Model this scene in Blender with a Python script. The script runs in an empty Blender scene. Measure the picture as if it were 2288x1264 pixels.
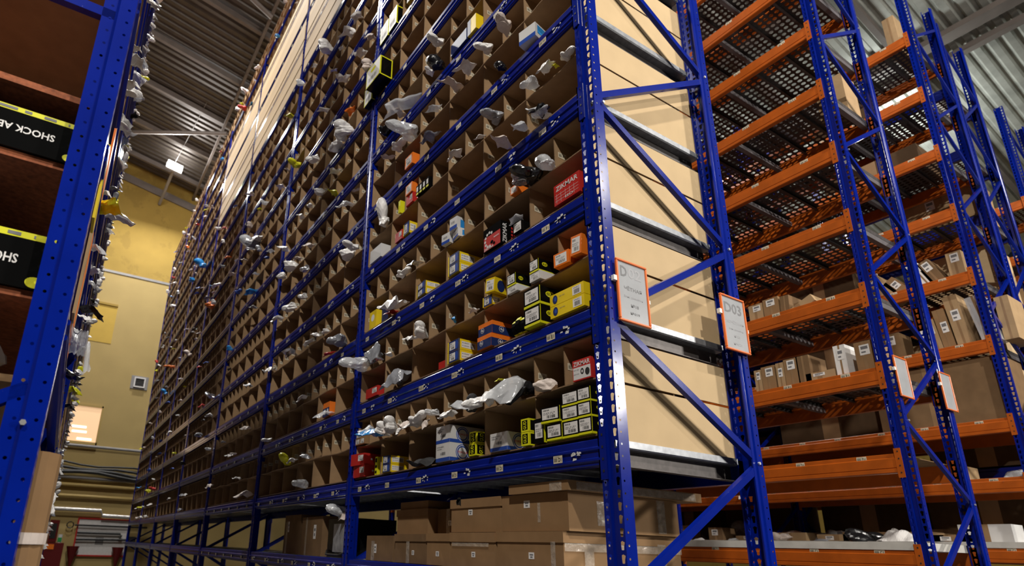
import bpy, bmesh, math, random
from mathutils import Matrix, Vector, noise
# ------------------------------------------------------------------ camera, world, lights, exposure
SC = bpy.context.scene
COL = SC.collection
R_ = random.Random(7)
F_PX, CX, CY = 1331.385, 934.263, 800.201
YAW, PITCH, ROLL = 0.526, 0.307, 0.032
CAM = Vector((-1.936, -1.677, 1.494))
_f = Vector((math.sin(YAW)*math.cos(PITCH), math.cos(YAW)*math.cos(PITCH), math.sin(PITCH)))
_r = Vector((math.cos(YAW), -math.sin(YAW), 0)); _u = _r.cross(_f)
_c, _s = math.cos(ROLL), math.sin(ROLL)
CR, CU = _c*_r + _s*_u, -_s*_r + _c*_u
CF = _f
cd = bpy.data.cameras.new('camera'); cam = bpy.data.objects.new('camera', cd); COL.objects.link(cam)
M = Matrix((CR, CU, -CF)).transposed().to_4x4(); M.translation = CAM; cam.matrix_world = M
cd.sensor_fit = 'HORIZONTAL'; cd.sensor_width = 36; cd.lens = F_PX/2288*36
cd.shift_x = (1144-CX)/2288; cd.shift_y = (CY-632)/2288
cd.clip_start = 0.05; cd.clip_end = 200
cd.dof.use_dof = True; cd.dof.focus_distance = 2.9; cd.dof.aperture_fstop = 3.2
SC.camera = cam
W = bpy.data.worlds.new('world'); SC.world = W; W.use_nodes = True
W.node_tree.nodes['Background'].inputs[0].default_value = (0.55, 0.62, 0.75, 1)
W.node_tree.nodes['Background'].inputs[1].default_value = 0.012
def lamp(name, loc, target, power, size, col=(1, .95, .87)):
    d = bpy.data.lights.new(name, 'AREA'); d.shape = 'RECTANGLE'; d.size = size; d.size_y = size*.7; d.energy = power; d.color = col
    o = bpy.data.objects.new(name, d); COL.objects.link(o); o.location = loc
    o.rotation_euler = (Vector(target)-Vector(loc)).to_track_quat('-Z', 'Y').to_euler(); return o
# high-bay lamps over the cross aisle and the aisles, plus added fill lamps
lamp('high_bay_light', (-4.6, -4.4, 10.2), (-.2, 1.5, 3), 860, .35)
lamp('high_bay_light', (1.6, -7.5, 9.6), (1.5, 1, 2.5), 780, .35)
lamp('high_bay_light', (7.0, -6.5, 4.6), (.6, .3, 2.2), 430, .7)  # low fill lamp, added to brighten the end panels and carton ends
lamp('high_bay_light', (7.5, -7.5, 9.8), (4, 1, 3), 330, .4)
lamp('high_bay_light', (-1.5, 8.0, 13.4), (-.7, 8, 0), 720, .4, (1, .96, .9))
lamp('high_bay_light', (-.52, 17.45, 13.3), (-.6, 12, 3), 640, .4, (1, .98, .95))
lamp('high_bay_light', (-1.7, 13.5, 13.2), (-.2, 14.5, 4), 300, .4, (1, .96, .9))  # extra lamp, added to brighten the far bays
lamp('high_bay_light', (5.0, 5.0, 9.6), (5.2, 4, 0), 260, .4)
bl = bpy.data.lights.new('hanging_bulb', 'POINT'); bl.energy = 300; bl.shadow_soft_size = .15; bl.color = (.95, 1, .95)  # unseen point light, added to brighten the right-hand roof
bo = bpy.data.objects.new('hanging_bulb', bl); COL.objects.link(bo); bo.location = (13.2, 3.0, 9.9)
SC.view_settings.view_transform = 'Standard'; SC.view_settings.look = 'None'
SC.view_settings.gamma = 1; SC.view_settings.exposure = -0.16; SC.view_settings.use_curve_mapping = False
SC.cycles.use_denoising = True

def project(p):
    d = Vector(p)-CAM; z = d.dot(CF)
    if z < .05: return None
    return CX+F_PX*d.dot(CR)/z, CY-F_PX*d.dot(CU)/z, z
def seen(pts, m=25):
    q = [project(p) for p in pts]
    q = [a for a in q if a]
    if not q: return False
    return max(a[0] for a in q) > -m and min(a[0] for a in q) < 2288+m and max(a[1] for a in q) > -m and min(a[1] for a in q) < 1264+m
def bbpts(x0, x1, y0, y1, z0, z1): return [(x, y, z) for x in (x0, x1) for y in (y0, y1) for z in (z0, z1)]

# ------------------------------------------------------------------ materials
MATS = {}
def mat(name, col, rough=.5, metal=0., noise_amt=0., nscale=20., spec=.5, alpha=1., emit=0., bump=0., wear=None, stretch=None, coat=0.):
    if name in MATS: return MATS[name]
    m = bpy.data.materials.new(name); m.use_nodes = True; nt = m.node_tree; b = nt.nodes['Principled BSDF']
    b.inputs['Base Color'].default_value = (*col, 1); b.inputs['Roughness'].default_value = rough; b.inputs['Metallic'].default_value = metal
    b.inputs['Specular IOR Level'].default_value = spec; b.inputs['Alpha'].default_value = alpha
    if coat: b.inputs['Coat Weight'].default_value = coat; b.inputs['Coat Roughness'].default_value = .12
    if emit: b.inputs['Emission Color'].default_value = (*col, 1); b.inputs['Emission Strength'].default_value = emit
    if noise_amt or bump or wear:
        tc = nt.nodes.new('ShaderNodeTexCoord'); mp = nt.nodes.new('ShaderNodeMapping'); nt.links.new(tc.outputs['Object'], mp.inputs[0])
        if stretch: mp.inputs['Scale'].default_value = stretch
        n = nt.nodes.new('ShaderNodeTexNoise'); n.inputs['Scale'].default_value = nscale; n.inputs['Detail'].default_value = 5
        nt.links.new(mp.outputs[0], n.inputs['Vector'])
        last = None
        if noise_amt:
            r = nt.nodes.new('ShaderNodeMapRange'); r.inputs[1].default_value = .3; r.inputs[2].default_value = .7
            r.inputs[3].default_value = 1-noise_amt; r.inputs[4].default_value = 1+noise_amt; nt.links.new(n.outputs[0], r.inputs[0])
            mx = nt.nodes.new('ShaderNodeVectorMath'); mx.operation = 'MULTIPLY'; mx.inputs[0].default_value = col
            nt.links.new(r.outputs[0], mx.inputs[1]); last = mx.outputs[0]; nt.links.new(last, b.inputs['Base Color'])
        if wear:
            n2 = nt.nodes.new('ShaderNodeTexNoise'); n2.inputs['Scale'].default_value = wear[1]; n2.inputs['Detail'].default_value = 6; n2.inputs['Roughness'].default_value = .7
            nt.links.new(tc.outputs['Object'], n2.inputs['Vector'])
            rp = nt.nodes.new('ShaderNodeMapRange'); rp.inputs[1].default_value = wear[2]; rp.inputs[2].default_value = wear[2]+.03; nt.links.new(n2.outputs[0], rp.inputs[0])
            mi = nt.nodes.new('ShaderNodeMix'); mi.data_type = 'RGBA'; nt.links.new(rp.outputs[0], mi.inputs[0])
            if last: nt.links.new(last, mi.inputs[6])
            else: mi.inputs[6].default_value = (*col, 1)
            mi.inputs[7].default_value = (*wear[0], 1); nt.links.new(mi.outputs[2], b.inputs['Base Color'])
        if bump:
            bp = nt.nodes.new('ShaderNodeBump'); bp.inputs['Strength'].default_value = bump; bp.inputs['Distance'].default_value = .01
            nt.links.new(n.outputs[0], bp.inputs['Height']); nt.links.new(bp.outputs[0], b.inputs['Normal'])
    MATS[name] = m; return m
blue = mat('blue_paint', (.0012, .012, .225), .20, spec=.28, noise_amt=.12, nscale=6, bump=.06, wear=((.45, .5, .62), 55, .715), coat=.12)
blue2 = mat('blue_paint_plain', (.0015, .012, .2), .33, noise_amt=.12, nscale=6)
orange = mat('orange_paint', (.46, .095, .007), .36, noise_amt=.14, nscale=9, wear=((.55, .4, .3), 40, .73), coat=.15)
steel = mat('galvanised_steel', (.30, .31, .33), .42, .8, noise_amt=.2, nscale=30)
dsteel = mat('dark_deck_steel', (.085, .075, .072), .45, .5, noise_amt=.25, nscale=25)
bolt_m = mat('bolt_zinc', (.7, .7, .68), .3, .7)
card = mat('cardboard', (.34, .22, .12), .85, noise_amt=.10, nscale=14, spec=.2, bump=.05)
card_e = mat('cardboard_cut_edge', (.22, .14, .08), .9, noise_amt=.3, nscale=160, spec=.1)
panel_m = mat('pale_cardboard', (.56, .41, .235), .85, noise_amt=.05, nscale=6, spec=.2)  # same board as the cells, its stronger light put into the colour
board_m = mat('pale_board', (.66, .48, .28), .8, noise_amt=.10, nscale=3, spec=.2, stretch=(1, .15, 3))
carton = mat('carton', (.29, .17, .08), .8, noise_amt=.09, nscale=9, spec=.25)
carton2 = mat('carton_pale', (.42, .28, .15), .8, noise_amt=.09, nscale=9, spec=.25)
carton3 = mat('carton_dark', (.20, .12, .06), .85, noise_amt=.12, nscale=9, spec=.2)
tape = mat('clear_tape', (.72, .64, .54), .10, noise_amt=.18, nscale=30, spec=.8, alpha=.4, bump=.9, coat=.6)
btape = mat('brown_tape', (.30, .185, .095), .3, noise_amt=.1, nscale=12, spec=.6)
lab = mat('label_cream', (.72, .64, .48), .6, noise_amt=.06, nscale=20)
paper = mat('white_paper', (.80, .78, .76), .6, noise_amt=.05, nscale=20)
ink = mat('black_ink', (.02, .02, .02), .5)
gink = mat('grey_ink', (.17, .17, .18), .6)
lgink = mat('pale_grey_ink', (.36, .36, .38), .6)
black = mat('black_card', (.005, .005, .005), .16, spec=.2)
yellow = mat('yellow_card', (.86, .62, .01), .45, noise_amt=.05, nscale=12)
neon = mat('lime_yellow_card', (.74, .72, .01), .45)
navy = mat('navy_card', (.010, .025, .12), .45)
red = mat('red_card', (.52, .025, .02), .4, noise_amt=.08, nscale=12)
dred = mat('dark_red_paint', (.13, .008, .008), .4)
orcard = mat('orange_card', (.85, .19, .015), .45, noise_amt=.05, nscale=12)
white = mat('white_card', (.70, .69, .68), .5, noise_amt=.04, nscale=12)
bluep = mat('blue_print', (.02, .07, .38), .5)
cyan = mat('sky_blue_film', (.03, .27, .68), .22, bump=.3, spec=.7)
bagw = mat('white_film', (.86, .84, .82), .35, noise_amt=.12, nscale=18, spec=.7, bump=.4)
bagc = mat('clear_film', (.78, .80, .83), .15, spec=.9, alpha=.6, bump=.5, coat=.6)
bagg = mat('grey_film', (.30, .31, .34), .25, spec=.7, noise_amt=.3, nscale=14, bump=.4)
bagk = mat('black_film', (.012, .012, .014), .22, spec=.6, bump=.4)
bagp = mat('pinkish_paper', (.70, .60, .54), .6, noise_amt=.1, nscale=18, bump=.3)
foil = mat('foil', (.72, .73, .76), .18, .8, bump=.5, nscale=40)
dgrey = mat('dark_grey_cloth', (.03, .03, .032), .9, noise_amt=.4, nscale=30, bump=.4)
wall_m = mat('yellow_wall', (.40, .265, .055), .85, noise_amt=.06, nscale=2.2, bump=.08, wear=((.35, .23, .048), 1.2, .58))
wall_n = mat('yellow_wall_bright', (.60, .40, .07), .8, noise_amt=.05, nscale=4)
floor_m = mat('concrete', (.10, .095, .09), .5, noise_amt=.2, nscale=2)
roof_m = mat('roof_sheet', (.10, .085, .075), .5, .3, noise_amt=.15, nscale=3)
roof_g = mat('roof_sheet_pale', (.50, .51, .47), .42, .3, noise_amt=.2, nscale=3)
truss = mat('truss_paint', (.20, .17, .155), .6, noise_amt=.1, nscale=4)
lampm = mat('lamp_glow', (1, .98, .94), .5, emit=40)
glow = mat('window_glow', (1, .66, .38), .5, emit=.62)
tube = mat('tube_glow', (1, .9, .78), .5, emit=2.6)
pipe_m = mat('pipe_grey', (.30, .29, .29), .4, noise_amt=.1, nscale=5)
pipe_y = mat('pipe_yellow', (.50, .35, .11), .5)
lagging = mat('lagging_foil', (.62, .60, .58), .3, .6, bump=.8, nscale=25)
sign_w = mat('sign_sheet', (.38, .39, .41), .22, spec=.6, noise_amt=.06, nscale=12)
sign_o = mat('sign_orange_plastic', (.80, .17, .03), .35)
rust = mat('rusty_fibreboard', (.30, .085, .03), .85, noise_amt=.35, nscale=60)

# ------------------------------------------------------------------ geometry helpers
class G:
    """a small triangle soup with one material list; becomes one mesh"""
    def __init__(s): s.v = []; s.f = []; s.m = []; s.ml = []
    def mi(s, m):
        if m not in s.ml: s.ml.append(m)
        return s.ml.index(m)
    def face(s, pts, m): n = len(s.v); s.v += [tuple(p) for p in pts]; s.f.append(tuple(range(n, n+len(pts)))); s.m.append(s.mi(m)); return s
    def box(s, x0, x1, y0, y1, z0, z1, m):
        n = len(s.v); s.v += [(x, y, z) for z in (z0, z1) for x, y in ((x0, y0), (x1, y0), (x1, y1), (x0, y1))]
        for q in ((0, 3, 2, 1), (4, 5, 6, 7), (0, 1, 5, 4), (1, 2, 6, 5), (2, 3, 7, 6), (3, 0, 4, 7)):
            s.f.append(tuple(n+i for i in q)); s.m.append(s.mi(m))
        return s
    def extr(s, prof, axis, a0, a1, m, close=True, cap=True):
        """profile of (p,q) swept along axis: 'y' -> (x=p,z=q), 'z' -> (x=p,y=q), 'x' -> (y=p,z=q)"""
        P = {'y': lambda p, q, a: (p, a, q), 'z': lambda p, q, a: (p, q, a), 'x': lambda p, q, a: (a, p, q)}[axis]
        n = len(s.v); k = len(prof); i = s.mi(m)
        s.v += [P(p, q, a0) for p, q in prof]+[P(p, q, a1) for p, q in prof]
        for j in range(k if close else k-1):
            s.f.append((n+j, n+(j+1) % k, n+k+(j+1) % k, n+k+j)); s.m.append(i)
        if close and cap: s.f += [tuple(n+j for j in range(k)), tuple(n+k+j for j in reversed(range(k)))]; s.m += [i, i]
        return s
    def tube(s, pts, r, m, seg=8):
        i = s.mi(m); rings = []
        for k, p in enumerate(pts):
            p = Vector(p); d = (Vector(pts[min(k+1, len(pts)-1)])-Vector(pts[max(k-1, 0)])).normalized()
            a = d.orthogonal().normalized(); b = d.cross(a); n = len(s.v)
            s.v += [tuple(p+r*(math.cos(t)*a+math.sin(t)*b)) for t in (2*math.pi*j/seg for j in range(seg))]; rings.append(n)
        for a, b in zip(rings, rings[1:]):
            for j in range(seg): s.f.append((a+j, a+(j+1) % seg, b+(j+1) % seg, b+j)); s.m.append(i)
        for a in (rings[0], rings[-1]): s.f.append(tuple(a+j for j in range(seg))); s.m.append(i)
        return s
    def add(s, g, mtx=None):
        n = len(s.v); s.v += [tuple(mtx @ Vector(p)) if mtx else p for p in g.v]
        s.f += [tuple(n+i for i in f) for f in g.f]; s.m += [s.mi(g.ml[i]) for i in g.m]; return s
    def mesh(s, name, smooth=False):
        me = bpy.data.meshes.new(name); me.from_pydata(s.v, [], s.f)
        for m in s.ml: me.materials.append(m)
        me.polygons.foreach_set('material_index', s.m)
        if smooth: me.polygons.foreach_set('use_smooth', [True]*len(s.f))
        me.update(); return me
def put(name, me, parent=None, loc=(0, 0, 0), rot=None, scale=None, material=None):
    o = bpy.data.objects.new(name, me); COL.objects.link(o); o.location = loc
    if rot: o.rotation_euler = rot
    if scale: o.scale = scale
    if parent: o.parent = parent
    if material:
        o.material_slots[0].link = 'OBJECT'; o.material_slots[0].material = material
    return o
def tag(o, label, cat, group=None):
    o['label'] = label; o['category'] = cat
    if group: o['group'] = group
    return o
def thing(name, label, cat, loc=(0, 0, 0), rz=0, group=None):
    o = bpy.data.objects.new(name, None); o.empty_display_size = .1; COL.objects.link(o); o.location = loc; o.rotation_euler = (0, 0, rz)
    return tag(o, label, cat, group)
def struct(name, me, loc=(0, 0, 0), rot=None):
    o = put(name, me, None, loc, rot); o['kind'] = 'structure'; return o
TXT = {}
def text(s, size, off=.018):
    """flat lettering as G-compatible verts/faces in the xy plane, left-bottom at 0,0"""
    k = (s, size)
    if k in TXT: return TXT[k]
    c = bpy.data.curves.new('t', 'FONT'); c.body = s; c.size = size; c.resolution_u = 2; c.offset = off; c.fill_mode = 'BOTH'
    o = bpy.data.objects.new('t', c); COL.objects.link(o)
    dg = bpy.context.evaluated_depsgraph_get(); me = bpy.data.meshes.new_from_object(o.evaluated_get(dg))
    v = [tuple(p.co) for p in me.vertices]; f = [tuple(p.vertices) for p in me.polygons]
    x0 = min(p[0] for p in v); x1 = max(p[0] for p in v); y0 = min(p[1] for p in v); y1 = max(p[1] for p in v)
    bpy.data.objects.remove(o); bpy.data.curves.remove(c); bpy.data.meshes.remove(me)
    TXT[k] = ([(p[0]-x0, p[1]-y0, 0) for p in v], f, x1-x0, y1-y0); return TXT[k]
# faces of a box whose front looks to -x, near side to -y : (u right, v up) in the plane, eps outwards
def facemap(face, w, d, h):
    e = .0006
    return {'f': lambda u, v: (-e, w-u, v), 'n': lambda u, v: (u, -e, v), 'b': lambda u, v: (u, w-v, -e), 't': lambda u, v: (u, v, h+e)}[face]
def decor(g, face, w, d, h, items):
    F0 = facemap(face, w, d, h); N_ = {'f': (-1, 0, 0), 'n': (0, -1, 0), 'b': (0, 0, -1), 't': (0, 0, 1)}[face]
    for li, it in enumerate(items):
        k = it[0]; F = lambda u, v, e=li*.00012: tuple(a+b*e for a, b in zip(F0(u, v), N_))
        if k == 'r':
            _, u0, v0, u1, v1, m = it; g.face([F(u0, v0), F(u1, v0), F(u1, v1), F(u0, v1)], m)
        elif k == 'o':
            _, u, v, ru, rv, m = it; g.face([F(u+ru*math.cos(t), v+rv*math.sin(t)) for t in (2*math.pi*j/18 for j in range(18))], m)
        elif k == 'x':   # text: string,u,v,width,height,mat,(rot180)
            _, s, u, v, ww, hh, m = it[:7]; tv, tf, tw, th = text(s, 1.0); n = len(g.v)
            def tr(a, b):
                a, b = a/tw*ww, b/th*hh
                if len(it) > 7 and it[7] == 180: a, b = ww-a, hh-b
                if len(it) > 7 and it[7] == 90: a, b = (th-b/hh*th)/th*ww, a/ww*hh
                return u+a, v+b
            e2 = []
            for a, b, _z in tv:
                p = F(*tr(a, b)); q = Vector(p)
                q += {'f': Vector((-.0006, 0, 0)), 'n': Vector((0, -.0006, 0)), 'b': Vector((0, 0, -.0006)), 't': Vector((0, 0, .0006))}[face]
                e2.append(tuple(q))
            g.v += e2; i = g.mi(m)
            for q in tf: g.f.append(tuple(n+j for j in q)); g.m.append(i)
        elif k == 'bar':
            _, u, v, ww, hh, m = it; x = u; q = random.Random(int(u*1e5))
            while x < u+ww:
                t = ww*q.choice((.04, .07, .1)); decor_r(g, F, x, v, min(x+t, u+ww), v+hh, m); x += t+ww*q.choice((.04, .07))
def decor_r(g, F, u0, v0, u1, v1, m):
    a = Vector(F(0, 0)); n = (Vector(F(1, 0))-a).cross(Vector(F(0, 1))-a).normalized()*.0005
    g.face([tuple(Vector(F(u, v))+n) for u, v in ((u0, v0), (u1, v0), (u1, v1), (u0, v1))], m)

# ------------------------------------------------------------------ racking pieces
PITCH_Z = .05
def hole_cell(c, hw, hh, loop):
    """quads between a rectangle (half sizes) and an 8-point hole, as list of 4-pt faces in 2d"""
    u0, v0 = c; out = [(-hw, -hh), (0, -hh), (hw, -hh), (hw, 0), (hw, hh), (0, hh), (-hw, hh), (-hw, 0)]
    return [[(u0+out[i][0], v0+out[i][1]), (u0+out[(i+1) % 8][0], v0+out[(i+1) % 8][1]), (u0+loop[(i+1) % 8][0], v0+loop[(i+1) % 8][1]), (u0+loop[i][0], v0+loop[i][1])] for i in range(8)]
KEY = [(-.006, -.016), (0, -.0175), (.006, -.016), (.007, -.002), (.011, .012), (0, .0175), (-.011, .012), (-.007, -.002)]
RND = [(.0048*math.cos(a), .0048*math.sin(a)) for a in (math.radians(-135+45*i) for i in range(8))]
def upright_mesh(h, d):
    g = G(); n = int(round(h/PITCH_Z)); m = blue
    for k in range(n):
        z = k*PITCH_Z+PITCH_Z/2
        for yc in (.017, .083):
            for q in hole_cell((yc, z), .017, .025, KEY): g.face([(0, u, v) for u, v in q], m)
        for ys in (0, .1):
            for q in hole_cell((.018, z), .014, .025, RND): g.face([(u, ys, v) for u, v in q], m)
            if d > .08:
                for q in hole_cell((.066, z), .012, .025, RND): g.face([(u, (.008 if ys == 0 else .092), v) for u, v in q], m)
    for sgn, y0 in ((1, 0.), (-1, .1)):
        Y = lambda t: y0+sgn*t
        pr = [(.0, Y(0)), (.004, Y(0))] ; g.extr(pr, 'z', 0, h, m, close=False)
        if d > .08: pr = [(.032, Y(0)), (.046, Y(0)), (.054, Y(.008))]; g.extr(pr, 'z', 0, h, m, close=False); pr = [(.078, Y(.008)), (d, Y(.008)), (d, Y(.03))]
        else: pr = [(.032, Y(0)), (.042, Y(0)), (.05, Y(.007)), (d, Y(.007)), (d, Y(.014))]
        g.extr(pr, 'z', 0, h, m, close=False)
    g.extr([(0, .034), (.010, .039), (.010, .061), (0, .066)], 'z', 0, h, m, close=False)
    return g.mesh('upright')
def cap_rot(front): return (0, 0, 0) if front else (0, 0, math.pi)
UP = {}
def upright(par, x, y, h, d, front):
    k = (h, d)
    if k not in UP: UP[k] = upright_mesh(h, d)
    return put('upright', UP[k], par, (x, y if front else y+.1, 0), cap_rot(front))
def beam_mesh(L, m, h, ridges):
    g = G(); t = .045
    if ridges: pr = [(t, 0), (.002, 0), (0, -.004), (0, -.032), (-.007, -.037), (-.007, -.046), (.0, -.052), (.0, -.078), (-.007, -.083), (-.007, -.092), (0, -.098), (0, -h+.004), (.004, -h), (t, -h)]
    else: pr = [(t, 0), (.010, 0), (.008, -.003), (.008, -.028), (-.002, -.036), (-.002, -h*.72), (.002, -h*.74), (.002, -h*.77), (-.002, -h*.79), (-.002, -h+.006), (.004, -h), (t, -h)]
    g.extr(pr, 'y', 0, L, m); return g.mesh('beam')
def conn_mesh(m):
    g = G(); g.box(-.006, 0, -.036, .006, -.175, .035, m); g.box(-.006, .05, .0, .006, -.175, .035, m)
    for z in (.012, -.04, -.09, -.14): g.box(-.0075, -.006, -.021, -.013, z-.005, z+.005, ink)
    return g.mesh('beam_connector')
def brace_mesh(L, m, w=.042, t=.022):
    g = G(); g.extr([(-w/2, 0), (-w/2+.004, -t), (w/2-.004, -t), (w/2, 0), (w/2-.004, .004), (.006, .004), (.004, -.008), (-.004, -.008), (-.006, .004), (-w/2+.004, .004)], 'y', 0, L, m)
    return g.mesh('brace')
BR = {}
def brace(par, a, b, m=blue):
    a, b = Vector(a), Vector(b); L = (b-a).length; k = round(L, 2)
    if k not in BR: BR[k] = brace_mesh(L, m)
    d = (b-a).normalized(); zz = Vector((0, 1, 0)); xx = d.cross(zz).normalized()
    o = put('brace', BR[k], par, a); o.rotation_euler = Matrix((xx, d, xx.cross(d))).transposed().to_euler(); return o
def bolts(par, x, y, zs):
    if 'b' not in BR:
        g = G(); g.extr([(.008*math.cos(t), .008*math.sin(t)) for t in (math.pi/3*i for i in range(6))], 'y', -.008, 0, bolt_m); BR['b'] = g.mesh('bolt')
    for z in zs:
        if seen([(x, y, z)]): put('bolt', BR['b'], par, (x, y, z))
def frame(par, x, y, D, h, d, nodes, sgn=1, hi=True):
    """one end frame: two uprights and zig-zag braces; y = near side, x = front"""
    upright(par, x, y, h, d, True); upright(par, x+D, y, h, d, False)
    yb = y+.03
    for z in nodes:
        for a, b in (((x+D-.03, yb, z-.02), (x+.06, yb, z-.56)), ((x+.06, yb, z+.54), (x+D-.03, yb, z+.02))):
            if seen([a, b, tuple((Vector(a)+Vector(b))/2)]) and min(a[2], b[2]) > -.2 and max(a[2], b[2]) < h: brace(par, b if a[2] > b[2] else a, a if a[2] > b[2] else b)
        if hi: bolts(par, x+D-.035, y, [z]); bolts(par, x+.06, y, [z+.55])

# sticker meshes: cream plate, bars and a two-letter code
STK = {}
def sticker(code, plane, big=1.):
    k = (code, plane, big)
    if k not in STK:
        g = G(); w, h = .058*big, .034*big
        decor(g, 'n', w, 0, 0, [('r', 0, 0, w, h, lab), ('bar', w*.08, h*.2, w*.36, h*.5, ink), ('x', code, w*.56, h*.2, w*.34, h*.52, ink), ('bar', w*.1, h*.8, w*.6, h*.1, gink)])
        if plane == 'f': g.v = [(y, w-x, z) for x, y, z in g.v]
        STK[k] = g.mesh('barcode_label')
    return STK[k]
LET = ['D1', 'E1', 'F1', 'G1', 'H1', 'I1', 'J1', 'K1', 'L1', 'M1', 'N1', 'O1', 'P1', 'R1', 'S1']
ORD = ['lowest', 'second', 'third', 'fourth', 'fifth', 'sixth', 'seventh', 'eighth', 'ninth', 'tenth', 'eleventh', 'twelfth', 'thirteenth', 'fourteenth', 'fifteenth']
CEL = ['first', 'second', 'third', 'fourth', 'fifth', 'sixth', 'seventh', 'eighth', 'ninth', 'tenth', 'eleventh', 'twelfth']
BAY = ['near bay', 'second bay', 'third bay', 'fourth bay', 'fifth bay', 'sixth bay', 'far bay']

# ------------------------------------------------------------------ room shell
ROOF = lambda x: 14.25-.2*(x+1.7)
WY = 19.5
g = G(); g.box(-14, 24, -12, WY, -.1, 0, floor_m); struct('floor', g.mesh('floor'))
g = G(); XA, XB = -14, 24
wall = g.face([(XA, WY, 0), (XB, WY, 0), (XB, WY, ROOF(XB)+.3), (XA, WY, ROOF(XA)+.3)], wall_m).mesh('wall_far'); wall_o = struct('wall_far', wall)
struct('wall_right', G().face([(XB, -12, 0), (XB, WY, 0), (XB, WY, 10), (XB, -12, 10)], wall_m).mesh('wall_right'))
struct('wall_left', G().face([(XA, -12, 0), (XA, WY, 0), (XA, WY, 17), (XA, -12, 17)], wall_m).mesh('wall_left'))
for y in range(-12, 20, 1): pass
def roof_sheet(x0, x1, m, name, y0=-3., y1=WY+.05):
    g = G(); y = y0; p = []
    while y < y1:
        p += [(y, 0), (y+.10, 0), (y+.135, .05), (y+.195, .05)]; y += .23
    i = g.mi(m); k = len(p)
    for x in (x0, x1): g.v += [(x, a, ROOF(x)+b) for a, b in p]
    for j in range(k-1): g.f.append((j, j+1, k+j+1, k+j)); g.m.append(i)
    return struct(name, g.mesh(name))
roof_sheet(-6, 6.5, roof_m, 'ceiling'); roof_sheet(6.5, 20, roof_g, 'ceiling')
tn = 1
def trim(gg):
    global tn
    struct('trim_%d' % tn, gg.mesh('trim')); tn += 1
def sl(g, x0, x1, y, w, h, m, dz=0):   # bar that follows the roof slope
    g.v += [(x, yy, ROOF(x)+dz+z) for x in (x0, x1) for yy, z in ((y-w/2, -h), (y+w/2, -h), (y+w/2, 0), (y-w/2, 0))]; n = len(g.v)-8; i = g.mi(m)
    for q in ((0, 1, 5, 4), (1, 2, 6, 5), (2, 3, 7, 6), (3, 0, 4, 7), (0, 3, 2, 1), (4, 5, 6, 7)): g.f.append(tuple(n+a for a in q)); g.m.append(i)
for y in (10.7, 12.76, 14.68, 16.7, 18.6): g = G(); sl(g, -6, 8, y, .10, .16, truss, -.02); trim(g)
for y in (1.9, 4.0, 6.1): g = G(); sl(g, 6.5, 20, y, .10, .16, truss, -.02); trim(g)
for x, w, h, dz in ((.42, .07, .10, -.18), (11.6, .30, .12, -.05), (12.15, .16, .12, -.05), (9.0, .12, .14, -.1)):
    g = G(); g.box(x-w/2, x+w/2, -3, WY, ROOF(x)+dz-h, ROOF(x)+dz, truss); trim(g)
g = G(); g.tube([(-2.6, 9.0, 14.1), (.42, 9.9, 13.5)], .06, truss); trim(g)
g = G(); g.tube([(-2.6, 16.6, 13.4), (.55, 14.75, 13.45)], .06, truss); trim(g)
g = G(); g.box(.9, 1.12, -3, WY, 12.9, 13.35, truss); trim(g)
g = G(); g.tube([(9.5, -1, 10.9), (16, -1, 10.7)], .03, truss, 6); trim(g)
g = G(); sl(g, XA, 8, WY-.04, .06, .28, truss, -.45); trim(g)   # dark edge strip on the far wall
g = G(); g.box(-8, 14, WY-.03, WY, 10.02, 10.10, pipe_m); trim(g)
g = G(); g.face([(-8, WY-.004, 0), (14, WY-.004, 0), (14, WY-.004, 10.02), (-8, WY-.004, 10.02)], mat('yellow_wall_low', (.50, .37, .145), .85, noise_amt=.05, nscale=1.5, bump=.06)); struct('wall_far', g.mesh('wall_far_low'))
# pipes and cables on the far wall
def wpipe(label, z, r, m, d=.1, x0=-3, x1=4, cat='pipe', name='wall_pipe', n=1):
    g = G(); g.tube([(x0, WY-d, z), (x1, WY-d, z)], r, m, 10); return tag(put(name, g.mesh(name)), label, cat)
K = .92
wpipe('thin grey pipe running along the far wall, above the black cables', 4.16, .045, pipe_m)
for q, (z, w) in enumerate(((3.68, .03), (3.56, .04), (3.46, .05), (3.40, .05))):
    g = G(); g.tube([(-3+.5*i, WY-.12-.03*q, z+.05*math.sin(i*1.3+q)-.02*i) for i in range(12)], w, ink, 6)
    tag(put('cable', g.mesh('cable')), ['uppermost black cable sagging along the yellow far wall', 'second black cable from the top along the far wall', 'third black cable from the top along the far wall', 'lowest black cable of the bundle on the far wall'][q], 'cable', 'cables on the far wall')
wpipe('light grey cable duct under the black cables on the far wall', 3.20, .05, pipe_m)
wpipe('upper of two yellow painted pipes on the far wall', 2.98, .055, pipe_y)
wpipe('lower of two yellow painted pipes on the far wall', 2.66, .055, pipe_y)
g = G(); g.tube([(-3, WY-.16, 2.26), (-.72, WY-.16, 2.26), (-.66, WY-.16, 2.12), (1.4, WY-.16, 2.08)], .055, lagging, 10)
tag(put('lagged_pipe', g.mesh('lagged_pipe')), 'silver foil wrapped pipe stepping down above the red framed board', 'pipe')
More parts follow.
